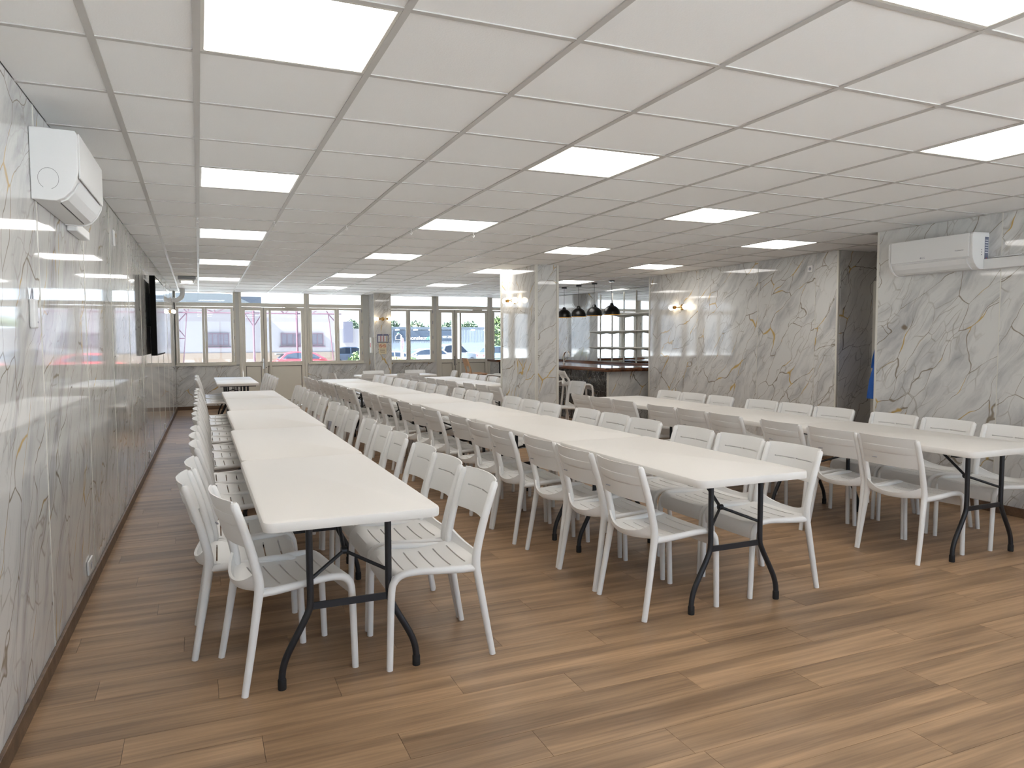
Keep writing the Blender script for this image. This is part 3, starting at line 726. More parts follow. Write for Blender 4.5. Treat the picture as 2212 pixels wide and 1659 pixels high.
# live edge slabs with an uneven rim
def slab(x0, x1, y0, y1, z0, z1, sides, name, mt, parent, seed):
    rnd = random.Random(seed); pts = []
    def edge(a, b, nx, ny, wob):
        n = 26
        for k in range(n):
            t = k/n; q = (mnoise.noise(Vector((a[0]*3+t*9, seed, 0)))*.022 if wob else 0)
            pts.append((a[0]+(b[0]-a[0])*t+nx*q, a[1]+(b[1]-a[1])*t+ny*q))
    edge((x0,y0),(x1,y0),0,1,'s' in sides); edge((x1,y0),(x1,y1),1,0,'e' in sides); edge((x1,y1),(x0,y1),0,1,0); edge((x0,y1),(x0,y0),1,0,'w' in sides)
    cx, cy = (x0+x1)/2, (y0+y1)/2; n = len(pts); vs = []; fs = []
    for z, s in ((z0, .012), (z0+.012, .004), ((z0+z1)/2+.004, -.004), (z1-.010, .003), (z1, .012)):
        for p in pts:
            dx = -s if p[0] > cx else s; dy = -s if p[1] > cy else s
            vs.append((p[0]+(dx if abs(p[0]-cx) > (x1-x0)/2-.05 else 0), p[1]+(dy if abs(p[1]-cy) > (y1-y0)/2-.05 else 0), z))
    for k in range(4):
        for i in range(n): fs.append((k*n+i, k*n+(i+1)%n, (k+1)*n+(i+1)%n, (k+1)*n+i))
    fs += [tuple(range(n-1,-1,-1)), tuple(4*n+i for i in range(n))]
    return MB().add(vs, fs).build(name, mt, parent, True)
slab(-.10, .62, -.10, BY1-BY0-.02, .905, .965, 'ws', 'countertop', LIVE, bar, 3)
slab(.615, 1.09, -.085, .62, .905, .965, 's', 'countertop', LIVE, bar, 5)
# tap
tap = empty('bar_tap', (6.62, 9.95, .966), 0, 'curved swan-neck tap standing on the bar', 'tap')
MB().tube(smooth_path([(0,0,0),(0,0,.12),(0,-.02,.19),(0,-.08,.235),(0,-.17,.235),(0,-.22,.19),(0,-.235,.13)], 5), .013, 10).build('spout', CHROME, tap, True)
MB().lathe([(.026,0),(.026,.02),(.016,.03)], 16).tube([(0,0,.05),(.05,0,.07)], .006, 8).build('tap_base', CHROME, tap, True)
# back counter along the mirror wall
bc = empty('back_counter', (7.33, 7.45, 0), 0, 'pale glossy back counter under the mirror shelves', 'counter')
MB().box(.03, .63, 0, 6.0, .08, .87).box(.06, .63, 0, 6.0, 0, .08).build('carcass', PAINT, bc)
for k in range(6): MB().box(.012, .030, k*1.0+.004, k*1.0+.996, .09, .86).build('cabinet_door', DARK, bc, bevel=.002)
MB().box(-.01, .64, 0, 6.1, .87, .905).build('worktop', TOPG, bc, bevel=.004)
MB().box(.60, .636, 0, 6.1, .905, .965).build('wood_upstand', LIVE, bc)
# mirror and shelves
mir = tag(MB().box(XB-.020, XB-.0115, 7.35, 10.98, .97, CZ-.01).build('wall_mirror', MIRROR), 'tall frameless mirror behind the bar shelves', 'mirror')
shv = empty('wall_shelving', (XB-.02, 7.6, 0), 0, 'wall shelving with slotted uprights and pale shelves before the mirror', 'shelving')
ups = [10.86, 10.38, 9.92, 9.46, 9.0, 8.5, 8.0]
for u in ups:
    m_ = MB().box(-.014, -.002, u-7.6-.007, u-7.6+.007, .967, 2.40)
    m_.build('upright', SHELFM, shv)
    for z in (1.27, 1.60, 1.93):
        if z > 1.9 and u > 10.2: continue
        MB().prism([(-.014, z-.005), (-.014, z-.055), (-.27, z-.012), (-.27, z-.005)], u-7.6-.006, u-7.6+.006, 'y').build('bracket', SHELFM, shv)
for z, y1 in ((1.27, 10.88), (1.60, 10.88), (1.93, 10.0)):
    MB().box(-.29, -.018, 7.7-7.6, y1-7.6, z-.004, z+.014).build('shelf_board', SHELFM, shv, bevel=.003)
# pendants
def pendant(x, y, label):
    p = empty('pendant_lamp', (x, y, CZ-.003), 0, label, 'lamp', 'black dome pendants over the bar')
    MB().lathe([(.05,-.025),(.052,-.020),(.052,0)], 24).build('canopy', PEND, p, True)
    MB().tube([(0,0,-.02),(0,0,-.40)], .003, 6).build('cord', PEND, p)
    pr = [(.018,-.385),(.030,-.395),(.036,-.42),(.040,-.425)]+[(.15*math.sin(a), -.425-.160*(1-math.cos(a))) for a in [math.radians(16+74*k/8) for k in range(9)]]
    n = 28; vs = []; fs = []
    for r, z in pr:
        for j in range(n): vs.append((r*math.cos(2*PI*j/n), r*math.sin(2*PI*j/n), z))
    for i in range(len(pr)-1):
        for j in range(n): fs.append((i*n+j, i*n+(j+1)%n, (i+1)*n+(j+1)%n, (i+1)*n+j))
    fs.append(tuple(range(n)))
    MB().add(vs, fs).build('shade', PEND, p, True)
    vs2 = [(v[0]*.975, v[1]*.975, v[2]-.004) for v in vs[4*n:]]
    MB().add(vs2, [(i*n+j, i*n+(j+1)%n, (i+1)*n+(j+1)%n, (i+1)*n+j) for i in range(len(pr)-5) for j in range(n)]).build('shade_lining', GOLDIN, p, True)
    MB().lathe([(.004,-.44),(.018,-.46),(.030,-.50),(.024,-.53),(.004,-.545)], 16).build('bulb', BULB, p, True)
for k, y in enumerate([8.12, 8.72, 9.31, 9.90, 10.5]):
    pendant(6.6, y, f'black dome pendant lamp over the bar, {O[k]} from the right')

# ------------------------------------------------------------------ air conditioners
def ac_unit(label, loc, rz, flip=1, length=.86, logo=True):
    # local: back on y=0, front at -y, length along +x, bottom z=0
    t = empty('air_conditioner', loc, rz, label, 'air conditioner', 'white wall air conditioners')
    H, D = .295, .20
    prof = [(0,0),(-.10,-.002),(-.135,.012),(-.168,.045),(-.190,.085),(-.198,.12),(-.200,H-.02),(-.190,H-.004),(-.05,H),(0,H)]
    MB().prism(prof, .008, length-.008, 'x').build('casing', ACW, t, bevel=.004)
    cp = [(y*1.0-(.004 if y < -.01 else 0), z-(.004 if z < .1 else -.002)) for y, z in prof]
    for a, b in ((0, .022), (length-.022, length)): MB().prism(cp, a, b, 'x').build('end_cap', ACW, t, bevel=.004)
    MB().box(.03, length-.03, -.2075, -.199, .098, H-.006).build('front_panel', ACW, t, bevel=.004)
    lv = MB().prism([(-.112,.004),(-.140,.0165),(-.170,.047),(-.193,.086),(-.1975,.084),(-.175,.042),(-.144,.009),(-.114,-.003)], .06, length-.06, 'x').build('louver', ACW, t)
    MB().box(.09, length-.07, -.108, -.106, -.0035, .004).build('outlet_slot', ACG, t)
    if logo:
        text_part('LG', .022, GREYP, t, (length*.45, -.2082, .125), (PI/2, 0, 0), 'logo', .0004)
        MB().lathe([(.008,0),(.008,.0008)], 14, (length*.45-.026, -.2088, .125), 'y').build('logo_dot', GREYP, t)
    return t
# left wall unit
LB = (xleft(.80)+.011, .80, 2.045)
a1 = ac_unit('white wall air conditioner high on the left wall', LB, PI/2+RZL*-1, length=.78, logo=False); a1.scale = (1, .87, 1)
MB().lathe([(.055,0),(.055,.001)], 28, (-.0012, -.075, .085), 'x').build('knockout_ring', ACG, a1) if False else None
ring = MB(); 
for k in range(24):
    if k in (17,18,19): continue
    a = 2*PI*k/24; b = 2*PI*(k+1)/24
    ring.add([(-.001,-.075+.045*math.cos(a),.085+.045*math.sin(a)),(-.001,-.075+.045*math.cos(b),.085+.045*math.sin(b)),(-.001,-.075+.0435*math.cos(b),.085+.0435*math.sin(b)),(-.001,-.075+.0435*math.cos(a),.085+.0435*math.sin(a))],[(0,1,2,3)])
ring.build('knockout_ring', ACG, a1)
tag(MB().box(0, .42, -.05, 0, 0, .05).build('pipe_cover', ACW, loc=(xleft(1.6)+.011, 1.61, 2.02), rz=PI/2-RZL, bevel=.006), 'white pipe cover on the left wall below the air conditioner', 'pipe cover')
# right wall unit; length runs towards the camera
RB = (XR1-.011, 1.955, 2.012)
a2 = ac_unit('white wall air conditioner on the right wall with grey rating sticker', RB, -PI/2, length=.79)
MB().box(.7902, .7915, -.055, -.010, .065, .26).build('rating_sticker', mat('sticker_grey', (.16,.18,.25), .5), a2)
MB().prism([(-.045,.068),(-.020,.068),(-.0325,.092)], .7916, .7922, 'x').build('warning_triangle', RED, a2)
for z in (.13,.15,.17,.19,.21,.23): MB().box(.7916,.7920,-.050,-.016,z,z+.006).build('sticker_print', WHITE, a2)
for z in (.11,.13,.15): MB().box(.7905,.7912,-.095,-.088,z,z+.007).build('end_print', INK, a2)
text_part('Dual Inverter', .014, GREYP, a2, (.68, -.2082, .155), (PI/2,0,0), 'panel_lettering', .0003)
tag(MB().box(0, 1.9, -.065, 0, 0, .085).build('pipe_trunking', ACW, loc=(XR1-.011, 1.165, 2.005), rz=-PI/2, bevel=.006), 'white pipe trunking running along the right wall from the air conditioner', 'pipe cover')
tag(MB().box(0, .22, -.03, 0, 0, .012).build('cable_strip', ACW, loc=(XR1-.011, 1.10, 2.096), rz=-PI/2, bevel=.003), 'short white cable strip above the right pipe trunking', 'cable cover')
a3 = ac_unit('white wall air conditioner on the bar wall beyond the pendants', (XB-.011, 12.6, 2.16), -PI/2, length=.85, logo=False)
# curved white duct near the far left corner
dp = smooth_path([(.0,0,0),(.06,0,-.02),(.12,0,.0),(.17,0,.05),(.19,0,.12),(.19,0,.22)], 4)
tag(MB().tube(dp, .045, 14).build('pipe_elbow', ACW, None, True, loc=(xleft(12.9)+.01, 12.9, 2.25)), 'curved white pipe elbow in the far left corner under the ceiling', 'pipe')

# ------------------------------------------------------------------ wall lights (globe sconces)
def sconce(label, loc, rz, s=1.0, glow=9):
    # local -Y faces the room; bulbs left and right
    t = empty('wall_sconce', loc, rz, label, 'wall lamp', 'brass twin-bulb wall lamps')
    MB().lathe([(.045*s,0),(.045*s,-.012),(.02,-.02)], 24, (0,0,0), 'y').tube([(0,-.015,0),(0,-.075*s,0)], .008, 10).build('backplate', BRASS, t, True)
    MB().tube([(-.075*s,-.075*s,0),(.075*s,-.075*s,0)], .006, 8).build('arm', BRASS, t, True)
    for sg in (-1, 1):
        MB().lathe([(.020*s,sg*.072*s),(.024*s,sg*.078*s),(.024*s,sg*.125*s),(.018*s,sg*.13*s)], 16, (0,-.075*s,0), 'x').build('lamp_holder', BRASS, t, True)
        c = sg*.175*s; R = .042*s
        MB().lathe([(max(R*math.sin(a), .001), c-R*1.25*math.cos(a)) for a in [PI*k/12 for k in range(13)]], 20, (0,-.075*s,0), 'x').build('bulb', BULB, t, True)
    return t
sconce('brass twin-bulb wall lamp on the left face of the big marble pillar', (4.235-.002, 6.90, 2.005), -PI/2, 1.0)
sconce('brass twin-bulb wall lamp on the marble wall right of the bar', (XR2-.012, 6.39, 1.925), -PI/2, 1.0)
sconce('brass twin-bulb wall lamp on the column between the windows', (3.76, 13.098, 1.905), 0, .85)
sconce('brass wall lamp in the far left corner near the screen', (xleft(12.0)+.012, 12.0, 1.98), PI/2-RZL, .8)
# ------------------------------------------------------------------ screen, emergency lamp, sockets, panels
tv = empty('television', (xleft(7.3)+.012, 7.3, 1.27), PI/2-RZL, 'large black television seen edge-on high on the left wall', 'television')
MB().box(-.80, .80, -.105, -.045, 0, .92).build('body', mat('tv_back', (.003,.003,.003), .7, spec=.1), tv, bevel=.006)
MB().box(-.78, .78, -.108, -.105, .02, .90).build('screen', SCREEN, tv)
MB().box(-.2, .2, -.055, 0, .35, .75).build('wall_bracket', BLACK, tv)
em = empty('emergency_light', (-.14, 9.85, CZ-.002), 0, 'small white emergency light under the ceiling near the television', 'light')
MB().box(-.13, .13, -.09, .09, -.05, 0).build('base', mat('em_grey', (.25,.25,.27), .5), em, bevel=.006)
MB().prism([(-.12,-.05),(.12,-.05),(.10,-.11),(-.10,-.11)], -.07, .07, 'y').build('cover', WHITEP, em, bevel=.008)
MB().box(-.08,.08,-.072,-.0705,-.10,-.075).build('lit_window', mat('em_lit', (1,1,1), .5, emit=(1,.9,.7), estr=4), em)
def socket(label, loc, rz, wd=.082, ht=.082, hole=True, name='power_socket'):
    t = empty(name, loc, rz, label, 'socket')
    MB().box(-wd/2, wd/2, -.012, 0, -ht/2, ht/2).build('cover_plate', WHITEP, t, bevel=.004)
    if hole: MB().lathe([(.020,0),(.020,-.0015)], 18, (0,-.012,0), 'y').lathe([(.004,0),(.004,-.003)], 8, (.0,-.013,.008), 'y').build('socket_well', GREYP, t)
    return t
socket('double white socket low on the left wall, nearest one', (xleft(1.90)+.011, 1.90, .152), PI/2-RZL, .15, .082)
socket('white socket low on the left wall halfway along', (xleft(6.4)+.011, 6.4, .14), PI/2-RZL)
socket('white socket low on the left wall, farthest one', (xleft(9.4)+.011, 9.4, .14), PI/2-RZL)
socket('small white switch plate high on the left wall beyond the air conditioner', (xleft(3.6)+.011, 3.62, 2.24), PI/2-RZL, .08, .12, False, 'switch_plate')
socket('white socket high on the middle marble wall near its right corner', (XR2-.011, 3.86, 2.28), -PI/2)
rc = empty('wall_remote', (xleft(.70)+.011, .70, 1.57), PI/2-RZL, 'white wall remote with looped cable on the near left wall', 'remote control')
MB().box(-.028, .028, -.022, 0, -.075, .045).build('body', ACW, rc, bevel=.006)
MB().tube(smooth_path([(-.018,-.006,.045),(-.012,-.008,.075),(0,-.008,.088),(.012,-.008,.075),(.018,-.006,.045)], 4), .0025, 6).build('cable', GREYP, rc, True)
MB().lathe([(.004,0),(.004,-.002)], 8, (.012,-.022,-.05), 'y').build('button', GREYP, rc)
# fire call box and white cabinet on the side of the column
fb = empty('call_box', (3.573, 13.30, 1.33), -PI/2, 'beige box on the left side of the window column', 'box')
MB().box(-.09, .09, -.05, 0, -.17, .17).build('body', TRIMW, fb, bevel=.004); MB().box(-.03,.03,-.052,-.05,-.05,.05).build('red_button', RED, fb)
# price board and no smoking sign on the column
pb = empty('notice_board', (3.755, 13.085, 1.475), 0, 'framed colour-coded notice board on the window column', 'notice')
MB().box(-.125, .125, 0, .012, -.09, .09).build('frame', BLU, pb, bevel=.002)
MB().box(-.115, .115, -.002, 0, -.08, .068).build('sheet', mat('sheet_grey', (.42,.42,.45), .5), pb)
for k, (x0, mt) in enumerate([(-.105, WHITE), (-.055, RED), (-.035, WHITE), (.010, RED), (.028, WHITE), (.078, YEL)]):
    wds = .040 if mt == WHITE else .014
    for q in range(7): MB().box(x0, x0+wds, -.0035, -.002, .045-q*.018, .057-q*.018).build('entry', mt, pb)
text_part('TARIFS', .014, WHITE, pb, (0, -.003, .078), (PI/2,0,0), 'heading', .0003)
ns = empty('no_smoking_sign', (3.745, 13.085, 1.27), 0, 'cream sign with two red prohibition circles under the notice board', 'sign')
MB().box(-.085, .085, 0, .004, -.135, .115).build('plate', PAPER, ns)
for sg in (-1, 1):
    c = sg*.041
    rg = MB()
    for k in range(28):
        a = 2*PI*k/28; b = 2*PI*(k+1)/28
        rg.add([(c+.036*math.cos(a),-.001,.04+.036*math.sin(a)),(c+.036*math.cos(b),-.001,.04+.036*math.sin(b)),(c+.028*math.cos(b),-.001,.04+.028*math.sin(b)),(c+.028*math.cos(a),-.001,.04+.028*math.sin(a))],[(0,1,2,3)])
    s45 = .7071; rg.add([(c-.028*s45-.003,-.001,.04+.028*s45-.003),(c-.028*s45+.003,-.001,.04+.028*s45+.003),(c+.028*s45+.003,-.001,.04-.028*s45+.003),(c+.028*s45-.003,-.001,.04-.028*s45-.003)],[(0,1,2,3)])
    rg.build('prohibition_ring', RED, ns)
    MB().box(c-.018, c+.018, -.0009, -.0003, .036, .043).build('cigarette', INK, ns)
text_part('Interdiction', .018, INK, ns, (0, -.0008, .095), (PI/2,0,0), 'heading', .0002)
for q, wdt in enumerate((.06,.055,.062,.05)): MB().box(-wdt, wdt, -.0008, -.0001, -.03-q*.025, -.024-q*.025).build('print_line', INK, ns)

# ------------------------------------------------------------------ passage door and the person in blue
dl = tag(MB().box(0, .75, -.02, .02, .01, 2.09).build('door_3', FRAME, loc=(7.40, YC2-.035, 0), bevel=.003), kind='structure')
MB().box(-.03, .0, -.03, .03, 0, 2.12).build('jamb', TRIMW, dl)
MB().tube([(.03,-.02,1.02),(.03,-.06,1.02),(-.05,-.06,1.02)], .008, 8).build('handle', CHROME, dl, True)
SKIN = mat('skin', (.55,.33,.24), .5); SHIRT = mat('blue_work_shirt', (.01,.085,.36), .8); TROU = mat('dark_trousers', (.02,.025,.05), .8); HAIR = mat('dark_hair', (.03,.02,.015), .6); SHOE = mat('black_shoe', (.01,.01,.01), .5)
person = empty('person', (7.08, 2.92, 0), 0, 'person in a loose blue work shirt, half hidden behind the corner of the right wall', 'person')
def skin_mesh(name, mt, verts, edges, radii, parent, sub=2):
    me = bpy.data.meshes.new(name); me.from_pydata(verts, edges, []); o = bpy.data.objects.new(name, me); C.objects.link(o)
    o.modifiers.new('s', 'SKIN'); sv = me.skin_vertices[0] if me.skin_vertices else None
    if sv is None:
        bm = bmesh.new(); bm.from_mesh(me); bm.verts.layers.skin.verify(); bm.to_mesh(me); bm.free(); sv = me.skin_vertices[0]
    for k, r in enumerate(radii): sv.data[k].radius = (r, r) if not isinstance(r, tuple) else r
    sv.data[0].use_root = True
    s = o.modifiers.new('u', 'SUBSURF'); s.levels = sub; s.render_levels = sub
    m2 = bpy.data.meshes.new_from_object(o.evaluated_get(bpy.context.evaluated_depsgraph_get()))
    bpy.data.objects.remove(o); m2.materials.clear(); m2.materials.append(mt); m2.name = name
    for p in m2.polygons: p.use_smooth = True
    r = bpy.data.objects.new(name, m2); C.objects.link(r); kid(r, parent); return r
V = [(0,0,.93),(.03,0,1.10),(.08,0,1.30),(.11,0,1.42),(.13,0,1.50),(.15,-.01,1.60),(.16,-.02,1.68),
     (-.01,.10,.88),(0,.11,.50),(-.01,.12,.09),(.10,.12,.04),
     (-.01,-.10,.88),(.02,-.11,.50),(0,-.12,.09),(.11,-.12,.04),
     (.10,.19,1.40),(.08,.24,1.13),(.14,.23,.90),(.15,.22,.82),
     (.10,-.19,1.40),(.02,-.24,1.14),(-.03,-.25,.90),(-.04,-.255,.82)]
Ed = [(0,1),(1,2),(2,3),(3,4),(4,5),(5,6),(0,7),(7,8),(8,9),(9,10),(0,11),(11,12),(12,13),(13,14),(3,15),(15,16),(16,17),(17,18),(3,19),(19,20),(20,21),(21,22)]
Rd = [(.13,.16),(.12,.15),(.13,.17),(.10,.14),.055,.085,.085,.085,.06,.04,.035,.085,.06,.04,.035,.055,.042,.03,.024,.055,.042,.03,.024]
for q, (hx, hy) in enumerate([(.15,.22),(-.04,-.255)]):
    b = 18 if q == 0 else 22
    for f in range(4):
        i = len(V); V += [(hx-.018+f*.012, hy, .79), (hx-.020+f*.013, hy, .76), (hx-.02+f*.013, hy+.008, .735-(.008 if f in (0,3) else 0))]; Ed += [(b, i), (i, i+1), (i+1, i+2)]; Rd += [.009, .008, .007]
    i = len(V); V += [(hx-.035, hy+.01, .80), (hx-.045, hy+.015, .775)]; Ed += [(b, i), (i, i+1)]; Rd += [.010, .008]
skin_mesh('body', SKIN, V, Ed, Rd, person)
def loft(rings, mt, name, n=20):
    vs = []; fs = []
    for cx, cy, z, a, b in rings:
        for j in range(n):
            t = 2*PI*j/n; k = 1+.05*math.sin(5*t)*(1 if z < 1.0 else .3)
            vs.append((cx+a*k*math.cos(t), cy+b*k*math.sin(t), z))
    for i in range(len(rings)-1):
        for j in range(n): fs.append((i*n+j, i*n+(j+1)%n, (i+1)*n+(j+1)%n, (i+1)*n+j))
    return MB().add(vs, fs).build(name, mt, person, True)
loft([(-.055,0,.775,.235,.20),(-.045,0,.85,.232,.20),(-.03,0,.98,.225,.195),(.0,0,1.10,.205,.195),(.07,0,1.28,.17,.22),(.10,0,1.40,.14,.22),(.12,0,1.46,.09,.12),(.13,0,1.49,.065,.07)], SHIRT, 'shirt')
for s in (1, -1): 
    arm = [(.10,.17*s,1.42,.075,.06),(.095,.215*s,1.36,.075,.065),(.08 if s > 0 else .05,.25*s,1.20,.07,.062),(.08 if s > 0 else .02,.255*s,1.10,.075,.065)]
    loft(arm, SHIRT, 'sleeve', 12)
    loft([(0,.10*s,.95,.13,.105),(0,.105*s,.75,.10,.095),(.01,.11*s,.48,.075,.075),(0,.12*s,.10,.06,.065)], TROU, 'trouser_leg', 14)
    MB().prism([(-.08,0),(.18,0),(.19,.04),(.10,.07),(.04,.11),(-.07,.11)], .12*s-.045, .12*s+.045, 'y').build('shoe', SHOE, person, bevel=.015)
hr = MB().lathe([(max(.098*math.sin(a),.001), .105*-math.cos(a)) for a in [PI*(.35+.65*k/10) for k in range(11)]], 20, (.145,-.01,1.69)); hr.build('hair', HAIR, person, True)
for s in (-1, 1):
    MB().lathe([(.001,-.012),(.010,-.006),(.010,.006),(.001,.012)], 12, (.235,.032*s-.01,1.665), 'x').build('eye', WHITE, person, True)
    MB().lathe([(.001,-.008),(.022,-.002),(.022,.004),(.001,.008)], 12, (.155,.088*s-.012,1.655), 'y').build('ear', SKIN, person, True)
MB().prism([(.225,1.66),(.262,1.630),(.232,1.622)], -.022, .002, 'y').build('nose', SKIN, person, bevel=.004)
MB().box(.222,.236,-.036,.016,1.592,1.600).build('mouth', mat('lips', (.4,.15,.12), .5), person, bevel=.003)

# ------------------------------------------------------------------ outdoors
GZ = -.72
ASPH = mat('sunlit_concrete', (.46,.475,.49), .9, bump=(60,.3,.01)); RENDERW = mat('pale_render', (.145,.137,.145), .85); PLINTH = mat('sand_plinth', (.14,.105,.078), .85)
ROOFM = mat('grey_blue_roof', (.055,.07,.09), .9); ROOFT = mat('sheet_roof', (.018,.022,.026), .95, spec=.1); REDST = mat('red_steel', (.050,.017,.032), .6); WINM = mat('dark_window', (.06,.06,.085), .4)
CLAD = mat('grey_cladding', (.14,.165,.20), .6); SIGNB = mat('sign_blue_grey', (.017,.03,.052), .7); GREENT = mat('sign_green', (.15,.6,.3), .5)
LEAF = mat('hedge_leaf', (.06,.10,.03), .8); LEAFD = mat('tree_leaf', (.055,.085,.05), .85); BARK = mat('bark', (.10,.07,.05), .9)
CARR = mat('red_car_paint', (.22,.016,.022), .25, coat=.8); CARW = mat('white_car_paint', (.17,.18,.20), .4, coat=.8); CARB = mat('pale_blue_car_paint', (.07,.17,.26), .2, coat=.8); CARG = mat('grey_car_paint', (.085,.11,.15), .2, coat=.8)
CGL = mat('car_glass', (.015,.022,.035), .35, spec=.2); TYRE = mat('tyre', (.015,.015,.015), .8)
tag(MB().box(-60, 140, YF+.2, 200, GZ-.3, GZ).build('ground', ASPH), kind='structure')
tag(MB().box(-60, 140, -60, YB-.2, GZ-.3, GZ).box(-60,-1.3,YB-.2,YF+.2,GZ-.3,GZ).box(10.1,140,YB-.2,YF+.2,GZ-.3,GZ).build('ground_rear', ASPH), kind='structure')
tag(MB().box(-1.3, 10.1, YB-.3, YF+.34, GZ, -.12).build('foundation', RENDERW), kind='structure')
# factory building
fb_ = empty('factory_building', (3, 52, GZ), 0, 'pale industrial building with grey roof and barred windows across the yard', 'building')
MB().box(-16, 6.55, 0, 14, .0, 4.5).build('wall', RENDERW, fb_)
MB().box(-16.02, 6.57, -.06, 0, 0, 1.30).build('plinth', PLINTH, fb_)
MB().add([(-16.2,-.4,4.5),(.9,-.4,4.5),(.9,-.4,4.6),(-16.2,-.4,4.6),(-16.2,7,5.75),(-.5,7,5.75),(-.5,7,5.85),(-16.2,7,5.85)],[(0,1,2,3),(3,2,6,7),(0,4,5,1),(1,5,6,2),(0,3,7,4),(4,7,6,5)]).build('roof', ROOFT, fb_)
MB().box(-.5, 1.9, 8, 11, 4.5, 5.7).build('roof_house', ROOFM, fb_)
def fwin(x0, x1, z0, z1, nx):
    f = rect_frame(MB(), x0, x1, z0, z1, .05, -.12, -.02)
    for k in range(1, nx): x = x0+(x1-x0)*k/nx; f.box(x-.02, x+.02, -.10, -.04, z0, z1)
    f = f.build('window', REDST, fb_); MB().box(x0+.04, x1-.04, -.03, -.01, z0+.04, z1-.04).build('pane', WINM, f)
    g = MB()
    for k in range(1, 7): z = z0+(z1-z0)*k/7; g.box(x0, x1, -.09, -.075, z-.008, z+.008)
    g.build('bars', REDST, f); MB().box(x0-.12, x1+.12, -.18, 0, z0-.14, z0-.07).build('sill', REDST, f)
fwin(-2.36, -.92, 1.80, 2.68, 4); fwin(2.55, 5.55, 1.80, 2.68, 7); fwin(-8.5, -6.5, 1.80, 2.68, 4)
# red steel canopy frame before it
cp_ = empty('steel_canopy', (3, 48, GZ), 0, 'red steel lattice canopy frame standing before the factory', 'canopy')
def px48(px): # world x on y=48 from photo column
    t = (px-1106)/1574.6; d = fw+rt*t; return CAM.x+d.x*(48-CAM.y)/d.y-3
for a, b in ((376, 740),):
    MB().tube([(px48(a)-8, 0, 3.95), (px48(b), 0, 3.95)], .045, 6).build('beam', REDST, cp_); MB().tube([(px48(a)-8, 0, 4.42), (px48(b), 0, 4.42)], .05, 6).build('beam', REDST, cp_)
for px in (383, 551, 644, 732): MB().tube([(px48(px), 0, 0), (px48(px), 0, 4.42)], .07, 8).build('post', REDST, cp_)
for a, za, b, zb in ((408,3.95,396,.0),(712,3.95,722,.6),(384,3.2,408,3.95),(384,3.1,403,2.4),(386,2.3,402,2.3),(397,4.42,408,3.95),(408,3.95,417,4.42),(448,4.2,468,3.95),(468,3.95,496,4.3),(532,3.95,550,3.1),(552,3.1,570,3.95),(602,4.3,618,3.95),(618,3.95,634,4.3),(678,4.0,702,4.42),(703,4.42,712,3.95),(468,3.95,468,4.42),(614,3.95,614,4.42),(712,3.95,732,3.2)):
    MB().tube([(px48(a), 0, za), (px48(b), 0, zb)], .035, 6).build('brace', REDST, cp_)
